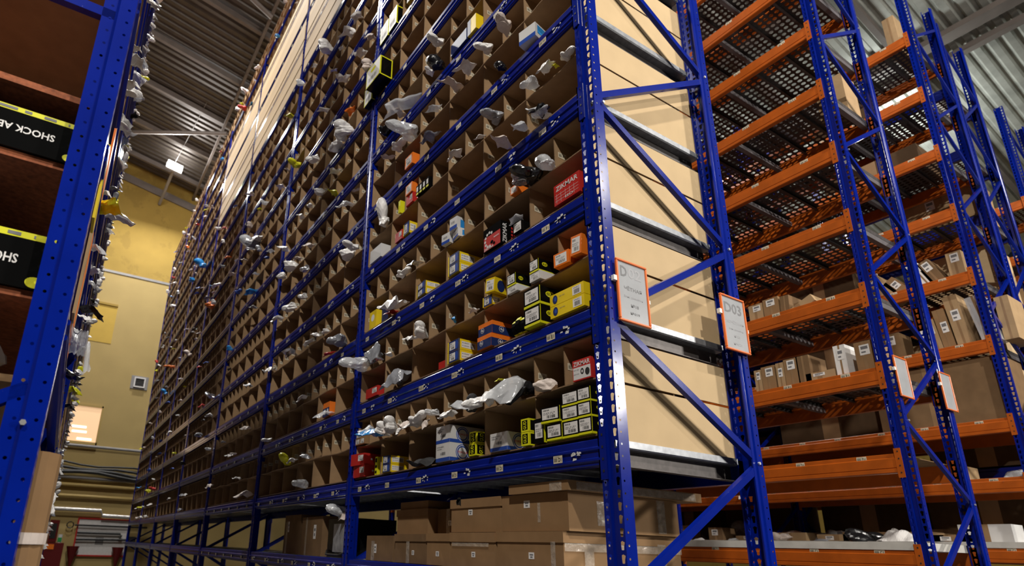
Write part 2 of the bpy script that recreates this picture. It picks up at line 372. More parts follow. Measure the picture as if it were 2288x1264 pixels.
# niche, lit window, vent
g = G(); g.box(-2.6, -1.33, WY-.015, WY-.005, 7.55, 8.85, wall_n); g.box(-2.6, -1.33, WY-.05, WY-.005, 8.85, 8.92, wall_m)
tag(put('wall_niche', g.mesh('wall_niche')), 'bright yellow recessed panel high on the far wall', 'niche')
w = put('window_1', G().face([(-2.9, WY-.02, 4.3), (-1.22, WY-.02, 4.3), (-1.22, WY-.02, 5.4), (-2.9, WY-.02, 5.4)], glow).mesh('window_1')); w['kind'] = 'structure'
g = G(); g.box(-3, -1.18, WY-.06, WY, 5.4, 5.46, pipe_y); g.box(-3, -1.18, WY-.06, WY, 4.22, 4.3, pipe_y); g.box(-1.22, -1.16, WY-.06, WY, 4.22, 5.46, pipe_y); put('window_frame', g.mesh('window_frame'), w)
for x, z in ((-1.75, 4.75), (-1.72, 4.6), (-1.55, 4.38)): put('tube_lamp', G().box(x-.2, x+.2, WY-.03, WY-.022, z-.03, z+.03, tube).mesh('tube_lamp'), w)
v = thing('wall_vent', 'square grey vent with dark centre on the far wall', 'vent', (-.28, WY-.02, 6.4))
put('plate', G().box(-.26, .26, -.01, .02, -.22, .22, pipe_m).mesh('plate'), v)
g = G()
for a in ((-.17, .17, .13, .17), (-.17, .17, -.17, -.13), (-.17, -.13, -.13, .13), (.13, .17, -.13, .13)): g.box(a[0], a[1], -.06, -.01, a[2], a[3], paper)
put('vent_frame', g.mesh('vent_frame'), v)
for i in range(5): put('slat', G().box(-.13, .13, -.03, -.012, -.12+.052*i, -.09+.052*i, ink).mesh('slat'), v)
# fire board with tools
v = thing('fire_tool_board', 'white board in red frame with fire tools on the far wall', 'board', (-1.24, WY-.03, .98))
put('panel', G().box(0, 1.36, -.02, .02, 0, 1.02, paper).mesh('panel'), v)
g = G(); g.box(-.04, 1.40, -.04, .0, -.04, .0, red); g.box(-.04, 1.40, -.04, .0, 1.02, 1.06, red); g.box(-.04, 0, -.04, 0, 0, 1.02, red); g.box(1.36, 1.40, -.04, 0, 0, 1.02, red); put('board_frame', g.mesh('board_frame'), v)
g = G(); decor(g, 'n', 1, 0, 0, [('r', .52, .30, .74, .52, pipe_m), ('r', .56, .34, .70, .40, lgink), ('r', .56, .43, .70, .48, lgink)]); g.v = [(a, b-.025, c) for a, b, c in g.v]; put('notice', g.mesh('notice'), v)
g = G(); g.tube([(-.1, -.09, .84), (1.9, -.09, .84)], .026, ink, 6); g.tube([(-.22+.09*math.cos(t), -.09, .84+.09*math.sin(t)) for t in (i*.7 for i in range(10))], .018, ink, 6)
tag(put('fire_hook', g.mesh('fire_hook'), None, (-1.24, WY-.03, .98)), 'long hook with a ring end hung across the top of the board', 'hook')
g = G(); g.tube([(.0, -.09, .63), (1.16, -.09, .63), (1.2, -.09, .58), (1.16, -.09, .52)], .034, ink, 6)
tag(put('crowbar', g.mesh('crowbar'), None, (-1.24, WY-.03, .98)), 'dark crowbar with bent end hung on the white board', 'crowbar')
g = G(); g.tube([(0, -.09, .44), (1.35, -.09, .46)], .034, ink, 6); g.box(1.35, 1.62, -.11, -.07, .38, .56, ink)
tag(put('shovel', g.mesh('shovel'), None, (-1.24, WY-.03, .98)), 'dark shovel hung lowest on the white board', 'shovel')
for i, x in enumerate((-1.28, -.08)):
    g = G(); n = 12; a = [(x+.17*math.cos(t), WY-.2+.17*math.sin(t)*.8) for t in (2*math.pi*j/n for j in range(n))]
    for j in range(n):
        p, q = a[j], a[(j+1) % n]; g.face([(p[0], p[1], 1.22), (q[0], q[1], 1.22), (x, WY-.2, .55)], dred)
    tag(put('fire_bucket', g.mesh('fire_bucket')), ['dark red cone bucket under the board corner beside the cabinet', 'dark red cone bucket under the board corner beside the blue rack'][i], 'bucket', 'fire buckets under the board')
v = thing('fire_cabinet', 'dark red fire cabinet standing against the far wall', 'cabinet', (-2.15, WY-.35, .0))
put('body', G().box(0, .62, 0, .33, 0, 1.30, dred).mesh('body'), v); put('plate', G().box(.2, .38, -.01, 0, 1.12, 1.26, orcard).mesh('plate'), v)
v = thing('wall_panel', 'narrow dark red panel leaning on the wall above the fire cabinet', 'panel', (-1.98, WY-.06, 1.32))
put('body', G().box(0, .24, 0, .04, 0, .62, dred).mesh('body'), v); put('face', G().box(.05, .19, -.01, 0, .1, .52, ink).mesh('face'), v)
g = G(); g.tube([(0, 0, 0), (0, 0, .2), (0, 0, .24)], .06, white, 10); g.box(-.05, .05, -.065, -.05, .03, .15, mat('green_label', (.02, .3, .08), .5))
tag(put('plastic_bottle', g.mesh('plastic_bottle'), None, (-1.66, WY-.2, 1.30)), 'small white bottle with green label on the fire cabinet', 'bottle')
# the floodlight by the far wall
LX, LY, LZ = -.52, 17.6, 13.55
v = thing('floodlight', 'glowing square floodlight on an arm near the roof', 'lamp', (LX, LY, LZ))
put('lamp_head', G().box(-.24, .24, -.05, .05, -.16, .16, lampm).mesh('lamp_head'), v, rot=(-.5, .12, .1))
g = G(); g.box(-.26, .26, .05, .12, -.18, .18, pipe_m); put('housing', g.mesh('housing'), v, rot=(-.5, .12, .1))
g = G(); g.tube([(-.02, .1, -.1), (-.15, WY-LY-.06, -.55)], .05, pipe_m); put('arm', g.mesh('arm'), v)
g = G(); g.tube([(0, 0, .2), (.3, -3.3, ROOF(LX)-LZ-.1)], .008, pipe_m, 5); put('wire', g.mesh('wire'), v)

# ------------------------------------------------------------------ main blue rack with cardboard pigeonholes
BAYP, NB = 2.6, 7
ZK = lambda k: 1.96+.597*k
HM = 10.42
rack = thing('pallet_rack', 'long blue rack filled with cardboard pigeonholes along the aisle', 'rack', (0, 0, 0))
for b in range(NB+1):
    nodes = [1.935+1.163*n for n in range(-1, 8)] if b < 5 else [.77, 1.935]
    frame(rack, 0, b*BAYP, 1.014, HM, .07, nodes, hi=(b == 0))
bm = beam_mesh(2.5, blue, .115, True); cm = conn_mesh(blue)
zs_all = [(-1, 1.395)]+[(k, ZK(k)) for k in range(15)]
base_m = mat('paint_scar', (.72, .72, .72), .7)
SC_M = []
for j in range(4):
    q = random.Random(j+3); g = G()
    for _ in range(7):
        y, z = q.uniform(-.03, .03), q.uniform(-.018, .018); w_, h_ = q.uniform(.006, .026), q.uniform(.004, .014)
        g.face([(0, y, z), (0, y+w_, z+q.uniform(-.004, .004)), (0, y+w_*q.uniform(.5, 1), z+h_), (0, y+q.uniform(-.003, .004), z+h_*q.uniform(.6, 1))], base_m)
    SC_M.append(g.mesh('paint_scar'))
for k, z in zs_all:
    for b in range(NB):
        y0 = b*BAYP+.1
        if not seen(bbpts(0, 1, y0, y0+2.5, z-.12, z)): continue
        for x in (0, 1.014):
            if x and k > 0: continue
            o = put('beam', bm, rack, (x if not x else x-.0, y0, z) if not x else (x, y0+2.5, z), None if not x else (0, 0, math.pi))
            if b < 3:
                put('beam_connector', cm, o, (0, 0, -.0)); put('beam_connector', cm, o, (0, 2.5, 0), scale=(1, -1, 1))
            if not x and b < 3:
                for j in range(6):
                    yy = 2.40-.4167*j-.03+R_.uniform(-.02, .02)-(.02 if j else .0)
                    if seen([(0, y0+yy, z-.05)], 0): put('barcode_label', sticker(LET[max(k, 0)], 'f', .9 if b else 1.), o, (-.0075, yy-.04, z*0-.083))
                    if b < 2 and R_.random() < .75 and seen([(0, y0+yy, z)], 0): put('paint_scar', R_.choice(SC_M), o, (-.0083, yy-R_.uniform(.08, .17), -.065))
# galvanised decks: separate planks where their undersides show, one edge channel per level at the near end
dk = G().extr([(0, 0), (.205, 0), (.205, -.03), (.198, -.03), (.198, -.006), (.105, -.006), (.1, -.018), (.095, -.006), (.007, -.006), (.007, -.03), (0, -.03)], 'x', 0, .93, steel, cap=False)
dk.v = [(y_, x_, z_) for x_, y_, z_ in [(v_[1], v_[0], v_[2]) for v_ in dk.v]]; dkm = dk.mesh('deck_plank')
for z, bs in ((ZK(0), range(3)), (1.395, range(4))):
    for b in bs:
        for j in range(12): put('deck_plank', dkm, rack, (.042, b*BAYP+.105+.2075*j, z+.002))
for z in [ZK(0)]+[1.395]:
    for b in range(3 if z > 1.5 else 4, NB): put('deck_sheet', G().box(.05, .96, .11, 2.59, -.03, 0, steel).mesh('deck_sheet'), rack, (0, b*BAYP, z))
chm = G()
chm.extr([(0, .0), (0, -.030), (.006, -.036), (.05, -.036), (.05, 0)], 'x', .08, .95, steel); chm.box(.08, .95, .045, .055, -.11, -.036, dsteel); chm.box(.08, .95, .02, .055, -.11, -.106, dsteel)  # lower web and lip darker, their shadow put into the colour
cho = chm.mesh('deck_edge')
for k in range(0, 9): put('deck_edge', cho, rack, (0, .086, ZK(k)+.004))
# ---- cardboard pigeonholes
TD = .005
def sheet_div(h, depth=.5):
    g = G(); g.box(0, depth, 0, TD, 0, h, card); n = len(g.v); g.box(-.0008, 0, 0, TD, 0, h, card_e); return g.mesh('divider')
H_LO, H_UP = .243, .198
div_lo, div_up = sheet_div(H_LO), sheet_div(H_UP)
def shelf_mesh(seed, flat=False):
    g = G(); q = random.Random(seed); n = 36; t = .007; rows = []
    amp = [q.uniform(-.008, .004) for _ in range(8)]
    for j in range(n+1):
        y = 2.5*j/n; s = 0 if flat else amp[int(j/n*5.99)]*abs(math.sin(math.pi*6*j/n))+.004*math.sin(j*.7+seed)
        b = 0 if flat else q.uniform(-.004, .004); rows.append((y, s, b))
    for (y0, s0, b0), (y1, s1, b1) in zip(rows, rows[1:]):
        g.face([(.0-.003+b0, y0, s0), (-.003+b1, y1, s1), (.14, y1, 0), (.14, y0, 0)], card); g.face([(.14, y0, 0), (.14, y1, 0), (.5, y1, 0), (.5, y0, 0)], card)
        g.face([(-.003+b0, y0, s0-t), (.14, y0, -t), (.14, y1, -t), (-.003+b1, y1, s1-t)], card); g.face([(.14, y0, -t), (.5, y0, -t), (.5, y1, -t), (.14, y1, -t)], card)
        g.face([(-.003+b0, y0, s0-t), (-.003+b1, y1, s1-t), (-.003+b1, y1, s1), (-.003+b0, y0, s0)], card_e)
    return g.mesh('middle_shelf')
shelves = [shelf_mesh(i) for i in range(4)]; flat_sheet = shelf_mesh(0, True)
back_p = G().box(.5, .506, 0, 2.5, 0, .455, card).mesh('back_panel')
side_hi = G().box(.0, .88, -TD, 0, 0, .200, panel_m).box(.0, .88, -TD+.0005, -.0005, .2, .201, card_e).mesh('side_panel')
side_lo = G().box(.0, .88, -TD, 0, -.019, .237, panel_m).box(.0, .88, -TD+.0005, -.0005, .237, .238, card_e).mesh('side_panel')
side_in = G().box(.0, .5, -TD, 0, 0, .45, card).mesh('side_panel')
# far bays: the whole grid as one piece
fg = G()
for j in range(13): fg.box(0, .45, 2.5/12*j-TD/2, 2.5/12*j+TD/2, .252, .45, card)
for j in range(7): fg.box(0, .45, 2.5/6*j-TD/2, 2.5/6*j+TD/2, .005, .245, card)
fg.box(-.003, .45, 0, 2.5, .245, .252, card); fg.box(-.003, .45, 0, 2.5, 0, .005, card); fg.box(-.003, .45, 0, 2.5, .45, .455, card); fg.box(.45, .455, 0, 2.5, 0, .455, card)
far_grid = fg.mesh('cell_grid')
PLANK = lambda b, k: 2 <= b <= 3 and 10 <= k <= 12 or b == 1 and k in (10, 11, 12)
missing = {(0, 4): (1,), (0, 2): (), (0, 3): (1,)}
for b in range(NB):
    for k in range(15):
        y0, z0 = b*BAYP+.1, ZK(k)+.012
        if not seen(bbpts(0, .1, y0, y0+2.5, z0, z0+.45)): continue
        o = thing('pigeonhole_unit', 'cardboard pigeonhole unit on the %s blue shelf, %s from the near end' % (ORD[k], BAY[b]), 'organizer', (.02, y0+.012*0, z0), 0, 'cardboard pigeonholes in the blue rack')
        if b >= 3:
            put('cell_grid', far_grid, o); continue
        put('base_sheet', flat_sheet, o, (0, 0, .012)); put('middle_shelf', shelves[(k+b) % 4], o, (0, 0, .262)); put('top_sheet', flat_sheet, o, (0, 0, .466))
        put('back_panel', back_p, o)
        q = random.Random(k*13+b)
        for j in range(0, 13):
            if j in missing.get((b, k), ()) : continue
            if j == 0 and b == 0: continue
            d = put('divider', div_up, o, (q.uniform(-.004, .003), 2.5/12*j*.998, .262), (q.uniform(-.012, .012), 0, q.uniform(-.02, .02)))
            if b < 2 and 0 < j and seen([(0, y0+.2*j, z0+.35)], 0): put('barcode_label', sticker(LET[k], 'n', 1), d, (.018+q.uniform(-.004, .01), -.0005, .085+q.uniform(-.006, .006)))
        for j in range(0, 7):
            if j == 0 and b == 0: continue
            d = put('divider', div_lo, o, (q.uniform(-.004, .003), 2.5/6*j*.998, .012), (q.uniform(-.012, .012), 0, q.uniform(-.02, .02)))
            if b < 1 and k in (2, 3, 5) and j and seen([(0, y0+.4*j, z0+.12)], 0): put('barcode_label', sticker(LET[k], 'n', 1), d, (.03, -.0005, .11))
        if b == 0:
            put('side_panel', side_lo, o, (.047, -.001, .012)); put('side_panel', side_hi, o, (.047, -.001, .262))
# ---- pale boards closing the upper levels
bm_ = {}
n = 0
for b in (1, 2, 3):
    for q, (z, h) in enumerate(((7.93, .20), (8.15, .21), (8.38, .22), (8.62, .24), (8.88, .17), (9.13, .27), (9.42, .30), (9.74, .10))):
        L = 2.49
        if not seen(bbpts(0, .02, b*BAYP+.1, b*BAYP+2.6, z, z+h)): continue
        me = G().box(0, .018, 0, L, 0, h, board_m).mesh('board')
        n += 1
        tag(put('long_board', me, None, (-.004-.004*(q % 2), b*BAYP+.105, z)), 'long pale board, %s of the stack high in the %s' % (['lowest', 'second', 'third', 'fourth', 'fifth', 'sixth', 'seventh', 'topmost'][q], BAY[b]), 'board', 'pale boards high in the blue rack')
#@@ITEMS
# ------------------------------------------------------------------ goods in the pigeonholes
def gbox(name, label, cat, yn, w, z, h, d, base, dec, x=-.0, rz=0, rx=0, group=None):
    g = G(); g.box(0, d, 0, w, 0, h, base)
    for face, items in dec: decor(g, face, w, d, h, items)
    o = put(name, g.mesh(name), None, (x, yn, z), (rx, 0, rz)); return tag(o, label, cat, group)
LO = lambda k: ZK(k)+.0265
UPZ = lambda k: ZK(k)+.2785
def lab_items(w, h, u=.1, v=.15, uw=.8, vh=.7):
    a, b, c, e = w*u, h*v, w*uw, h*vh
    return [('r', a, b, a+c, b+e, paper), ('bar', a+c*.3, b+e*.10, c*.55, e*.26, ink), ('bar', a+c*.08, b+e*.76, c*.4, e*.14, ink), ('bar', a+c*.08, b+e*.56, c*.8, e*.06, gink), ('bar', a+c*.08, b+e*.44, c*.7, e*.05, gink)]
def gud(label, yn, w, z, h, d=.22, x=0., rz=0, oval=True, group='small black and yellow boxes'):
    fr = [('r', 0, 0, w, h*.13, neon)]+lab_items(w, h, .08, .22, .84, .7)
    nr = [('r', 0, 0, d, h*.13, neon), ('r', 0, h*.13, d*.02, h, neon)]
    if oval: nr += [('o', d*.3, h*.62, d*.13, h*.17, neon), ('x', 'GUD', d*.2, h*.54, d*.2, h*.15, black)]
    return gbox('parts_box', label, 'box', yn, w, z, h, d, black, [('f', fr), ('n', nr), ('b', [('r', 0, 0, d, w, neon)])], x, rz, 0, group)
def filt(label, yn, w, z, h, d=.30, x=0., rz=0, rx=0, group='yellow and navy boxes'):
    fr = [('r', w*.12, 0, w, h, navy), ('o', w*.82, h*.5, w*.14, h*.4, bluep)]+lab_items(w, h, .2, .15, .5, .7)
    nr = [('r', 0, 0, d*.03, h, navy), ('r', d*.08, h*.2, d*.5, h*.8, paper), ('bar', d*.34, h*.28, d*.13, h*.44, ink), ('bar', d*.1, h*.6, d*.2, h*.1, gink), ('bar', d*.1, h*.35, d*.2, h*.08, gink), ('o', d*.76, h*.5, d*.10, h*.34, navy)]
    return gbox('filter_box', label, 'box', yn, w, z, h, d, yellow, [('f', fr), ('n', nr)], x, rz, rx, group)
# lowest shelf, large cells
k = 0; z = LO(0)
for j, (yn, w, zz, h, t) in enumerate([(.318, .10, 0, .075, 'farthest in the bottom row'), (.215, .10, 0, .075, 'middle of the bottom row'), (.134, .078, 0, .075, 'near end of the bottom row'),
        (.216, .105, .076, .068, 'middle tier beside the lone slanted box'), (.135, .078, .076, .068, 'middle tier next to the blue upright'), (.212, .105, .145, .066, 'top tier, left of two'), (.135, .076, .145, .066, 'top tier next to the blue upright')]):
    gud('black lime edged box, %s of the pile, lowest shelf' % t, yn, w, z+zz, h, .2, -.006+.006*(j % 2), group='stacked black and yellow boxes')
gud('slanted black box with white label on the pile, lowest shelf near bay', .33, .115, z+.085, .075, .2, -.004, .1)
o = gbox('parts_box', 'upright black box with tall white label, left in the first large cell', 'box', .440, .068, z, .118, .22, black, [('f', lab_items(.068, .118, .12, .2, .76, .62)), ('n', [('r', 0, 0, .012, .118, neon), ('r', 0, 0, .22, .006, neon), ('x', 'GUD', .05, .05, .05, .03, gink), ('bar', .12, .02, .05, .06, gink)])], -.004)
for j, zz in enumerate((0, .068)):
    g = [('r', 0, 0, .058, .066, neon), ('r', .009, .009, .049, .058, black), ('x', 'GUD', .018, .012, .022, .042, neon, 90)]
    gbox('parts_box', ['lime edged black box, lower of two at the divider of the second large cell', 'lime edged black box, upper of two at the divider of the second large cell'][j], 'box', .545, .058, z+zz, .066, .14, neon, [('f', g), ('n', [('r', .01, .008, .13, .058, black)])], -.004, group='pair of lime edged boxes')
def torque(label, yn, w, z, h, d):
    fr = [('r', 0, 0, w, h*.2, bluep), ('bar', w*.45, h*.34, w*.25, h*.16, ink), ('bar', w*.1, h*.78, w*.5, h*.05, gink), ('bar', w*.1, h*.66, w*.35, h*.05, gink), ('o', w*.38, h*.42, w*.05, h*.06, lgink)]
    cx = d*.37; nr = [('r', 0, 0, d, h*.2, bluep), ('o', cx, h*.5, h*.45, h*.45, bluep), ('o', cx, h*.5, h*.40, h*.40, white), ('o', cx, h*.5, h*.36, h*.36, bluep), ('o', cx, h*.5, h*.29, h*.29, white), ('x', 'TORQUE', cx-h*.34, h*.43, h*.68, h*.13, red)]
    return gbox('parts_carton', label, 'box', yn, w, z, h, d, white, [('f', fr), ('n', nr)], -.002, group='white boxes with round blue print')
torque('single white box with blue base and round emblem, second large cell', .716, .143, z, .095, .21)
torque('lower white box with blue base and round emblem, third large cell', 1.252, .149, z, .108, .25)
torque('upper white box with blue base and round emblem, third large cell', 1.252, .149, z+.109, .104, .25)
for j, zz in enumerate((0, .068)):
    w = .065; fr = [('r', .008, .008, .057, .058, black), ('x', 'GUD', .018, .011, .026, .044, neon, 90)]; nr = [('r', .008, .008, .062, .058, black), ('x', 'GUD', .022, .011, .026, .044, neon, 90)]
    gbox('parts_box', ['small lime cube box in front of the white boxes, lower one', 'small lime cube box in front of the white boxes, upper one'][j], 'box', .985, w, z+zz, .066, .07, neon, [('f', fr), ('n', nr)], -.005+.004*j, group='lime cube boxes')
for j, zz in enumerate((0, .058)): filt(['yellow and navy box, lower of two in the fifth large cell of the lowest shelf', 'yellow and navy box, upper of two in the fifth large cell of the lowest shelf'][j], 2.003, .12, z+zz, .056, .22, .0)
def redbox(label, yn, w, z, h, d, rz=0): return gbox('parts_box', label, 'box', yn, w, z, h, d, red, [('f', lab_items(w, h, .55, .35, .38, .5)), ('n', [('r', d*.3, h*.45, d*.38, h*.6, paper)])], .0, rz, group='red boxes')
redbox('red box, lower of two in the far large cell of the lowest shelf', 2.40, .20, z, .088, .2); redbox('red box, upper of two in the far large cell of the lowest shelf', 2.42, .19, z+.09, .088, .2, .12)
gbox('parts_box', 'thin black and lime box beside the red boxes', 'box', 2.235, .035, z, .13, .15, neon, [('f', [('r', .004, .01, .03, .03, black), ('r', .004, .05, .03, .07, black), ('r', .004, .09, .03, .12, black)])], .02)
# lowest shelf, small cells
z = UPZ(0)
def zik(label, yn, w, z, h, d, full): 
    fr = [('r', 0, 0, w, h, red)]
    if full: fr += [('x', 'ZIKMAR', w*.08, h*.66, w*.86, h*.24, white)]+[('r', w*(.1+.17*i), h*.08, w*(.1+.17*i)+.0014, h*.55, white) for i in range(5)]+[('r', w*.05, h*(.18+.14*i), w*.95, h*(.18+.14*i)+.0014, white) for i in range(3)]+[('x', 'ISO', w*.45, h*.1, w*.3, h*.12, white)]
    else: fr += [('r', w*.03, h*.06, w*.97, h*.64, white), ('x', 'ZIKMAR', w*.06, h*.70, w*.9, h*.22, white), ('o', w*.52, h*.4, w*.09, h*.15, ink), ('o', w*.52, h*.4, w*.04, h*.07, white), ('o', w*.80, h*.34, w*.12, h*.18, ink), ('bar', w*.06, h*.5, w*.3, h*.04, gink), ('bar', w*.06, h*.3, w*.3, h*.04, gink)]
    return gbox('parts_box', label, 'box', yn, w, z, h, d, red, [('f', fr), ('n', [('r', .01, .01, d-.01, h-.01, red)])], .006)
zik('red and white lettered box beside the blue upright, lowest shelf small cells', .130, .112, z, .098, .13, False)
for j, (yn, zz, w) in enumerate(((2.435, 0, .075), (2.515, 0, .08), (2.50, .05, .085))): gbox('parts_box', ['tan box with white label in the last small cell, near one', 'tan box with white label in the last small cell, far one', 'tan box with white label lying on top in the last small cell'][j], 'box', yn, w, z+zz, .048, .1, carton, [('f', lab_items(w, .048))], .0, group='tan labelled boxes')
gbox('parts_box', 'orange box end behind the blue bag, lowest shelf', 'box', 2.29, .1, z+.0, .11, .1, orcard, [], .12)
# second shelf
z = LO(1)
for j, zz in enumerate((0, .062)):
    w, h, d = .226, .060, .2
    fr = [('o', w*.16, h*.5, w*.075, h*.38, navy), ('o', w*.17, h*.52, w*.04, h*.2, bluep), ('r', w*.68, h*.15, w*.93, h*.85, paper), ('bar', w*.73, h*.25, w*.16, h*.35, ink), ('bar', w*.72, h*.7, w*.16, h*.08, gink), ('bar', w*.3, h*.6, w*.16, h*.07, gink)]
    gbox('filter_box', ['long yellow box with navy disc, lower of two beside the upright', 'long yellow box with navy disc, upper of two beside the upright'][j], 'box', .137, w, z+zz, h, d, yellow, [('f', fr)], -.004, group='long yellow boxes')
for j, zz in enumerate((0, .105)): gud(['larger black box with lime base, lower of two, second shelf near bay', 'larger black box with lime base, upper of two, second shelf near bay'][j], .42, .12, z+zz, .1, .24, -.02, group='larger black boxes with lime base')
for j, (yn, h) in enumerate(((.57, .10), (.605, .11), (.64, .10))):
    g = G(); n = 14; rr = h/2
    for jj in range(n):
        a, b_ = 2*math.pi*jj/n, 2*math.pi*(jj+1)/n; P = lambda t, r, y: (.06+r*math.cos(t), y, rr+r*math.sin(t))
        m = neon if jj % 4 == 1 else black
        g.face([P(a, rr, 0), P(b_, rr, 0), P(b_, rr, .03), P(a, rr, .03)], m); g.face([P(a, rr, 0), P(a, rr*.55, 0), P(b_, rr*.55, 0), P(b_, rr, 0)], m); g.face([P(a, rr*.55, 0), P(a, rr*.55, .03), P(b_, rr*.55, .03), P(b_, rr*.55, 0)], ink)
    tag(put('rubber_ring', g.mesh('rubber_ring'), None, (-.01, yn, z)), ['black and lime ring standing nearest the black boxes, second shelf', 'black and lime ring in the middle of three, second shelf', 'black and lime ring next to the orange boxes, second shelf'][j], 'ring', 'black and lime rings')
for j, zz in enumerate((0, .078)):
    w, h, d = .13, .075, .22
    fr = [('r', 0, 0, w, h*.66, navy), ('o', w*.3, h*.45, h*.22, h*.22, white), ('o', w*.3, h*.45, h*.19, h*.19, navy), ('x', '4u', w*.22, h*.33, w*.17, h*.26, white)]
    nr = [('r', 0, 0, d, h*.66, navy), ('o', d*.3, h*.42, h*.24, h*.24, white), ('o', d*.3, h*.42, h*.21, h*.21, navy), ('x', '4u', d*.25, h*.3, d*.11, h*.26, white), ('o', d*.75, h*.42, h*.24, h*.24, white), ('o', d*.75, h*.42, h*.21, h*.21, navy), ('x', '4u', d*.70, h*.3, d*.11, h*.26, white)]
    gbox('parts_box', ['orange lidded navy box, lower of two, second shelf near bay', 'orange lidded navy box, upper of two, second shelf near bay'][j], 'box', .84, w, z+zz, h, d, orcard, [('f', fr), ('n', nr)], -.006+.008*j, group='orange lidded boxes')
for j, zz in enumerate((0, .07)): filt(['yellow and navy box, lower of two in the third large cell, second shelf', 'yellow and navy box, upper of two in the third large cell, second shelf'][j], 1.171, .122, z+zz, .068, .26)
gbox('parts_box', 'dark red box deep in the fourth large cell, second shelf', 'box', 1.40, .09, z, .07, .12, red, [], .06)
redbox('bright red box in the far large cell of the second shelf', 2.255, .2, z, .075, .2)
z = UPZ(1)
def orb(label, yn, w, z, h, d=.16, rz=0, rx=0): return gbox('parts_box', label, 'box', yn, w, z, h, d, orcard, [('f', lab_items(w, h, .12, .12, .74, .76))], -.01, rz, rx, 'orange boxes with white labels')
orb('orange box with white label tilted against the upright, second shelf', .135, .07, z+.015, .10, .14, 0, .1); orb('orange box with white label lying beside the tilted one, second shelf', .215, .095, z, .07, .16, .1)
gud('black box with white label in the second small cell, upper of two, second shelf', .44, .068, z+.048, .07, .15, -.004); gbox('parts_box', 'flat white labelled box under a black box, second shelf', 'box', .43, .08, z, .046, .14, white, [('f', lab_items(.08, .046))], -.002)
gud('black box with white label in the third small cell, upper of two, second shelf', .625, .07, z+.04, .07, .13, -.004); gbox('parts_box', 'flat white labelled box in the third small cell, second shelf', 'box', .61, .085, z, .038, .12, white, [('f', lab_items(.085, .038))], -.002)
filt('yellow box with navy disc under a tilted one, fourth small cell, second shelf', .84, .085, z, .06, .12); gbox('parts_box', 'tilted yellow box with big white label, fourth small cell, second shelf', 'box', .80, .075, z+.062, .085, .12, yellow, [('f', lab_items(.075, .085, .1, .1, .8, .75)), ('n', [('o', .05, .04, .03, .035, navy)])], -.012, .12, .1)
gbox('parts_box', 'tall blue sheet standing deep in the seventh small cell, second shelf', 'box', 1.40, .04, z, .17, .1, bluep, [], .08)
# third shelf
z = LO(2)
zik('red box with white grid print and lettering beside the upright, third shelf', .132, .180, z+.012, .118, .2, True)
w, h, d = .167, .150, .2
gbox('parts_box', 'large black and red box with white bead print, third shelf second large cell', 'box', .744, w, z, h, d, black, [('f', [('r', w*.03, .004, w*.97, h*.62, red)]+[('o', w*.35+w*.24*math.cos(t), h*.45+h*.30*math.sin(t), w*.055, h*.06, white) for t in (1+.55*i for i in range(8))]+[('o', w*.62, h*.18, w*.06, h*.06, black), ('o', w*.5, h*.28, w*.08, h*.07, black), ('bar', w*.62, h*.4, w*.3, h*.05, white), ('x', 'ZIKMAR', w*.05, .006, w*.55, h*.09, white)]), ('n', [('x', 'ZIKMAR', .012, .01, .03, h*.85, white, 90)]+[('r', .075+.02*(i % 5), .02+.022*(i//5), .087+.02*(i % 5), .034+.022*(i//5), red) for i in range(25)])], -.004)
gbox('parts_box', 'small black box with white label beside the folded divider, third shelf', 'box', .562, .07, z, .06, .1, black, [('f', lab_items(.07, .06, .06, .06, .88, .88))], -.004)
for j, zz in enumerate((0, .072)): filt(['yellow and navy box, lower of two in the third large cell, third shelf', 'yellow and navy box, upper of two in the third large cell, third shelf'][j], 1.185, .118, z+zz, .07, .26)
for j, zz in enumerate((0, .05)): filt(['navy and yellow box lying askew, lower of two, third shelf fourth cell', 'navy and yellow box lying askew, upper of two, third shelf fourth cell'][j], 1.60, .13, z+zz, .048, .24, 0, -.1)
gbox('parts_box', 'dull yellow box standing in the far large cell, third shelf', 'box', 2.39, .12, z, .15, .15, yellow, [('f', [('o', .06, .09, .03, .03, paper)])], .02); gbox('parts_box', 'navy box with red edge in the far large cell, third shelf', 'box', 2.25, .1, z, .17, .15, navy, [('n', [('r', .1, 0, .15, .12, red)])], .05)
z = UPZ(2)
for j, (yn, w, zz, h, rz) in enumerate(((1.285, .08, 0, .075, .15), (1.185, .09, 0, .06, -.2), (1.20, .075, .068, .085, .1))): gbox('parts_box', ['white and blue box, lower left of three, third shelf', 'white and blue box, lower right of three, third shelf', 'white and blue box standing on two others, third shelf'][j], 'box', yn, w, z+zz, h, .09, white, [('f', [('r', 0, 0, w, h*.3, bluep), ('bar', w*.2, h*.5, w*.5, h*.2, gink)]), ('n', [('r', .03, .01, .085, h*.8, cyan)])], -.004, rz, group='white and blue boxes')
orb('small orange and white box in the third small cell, third shelf', .585, .06, z, .05, .1)
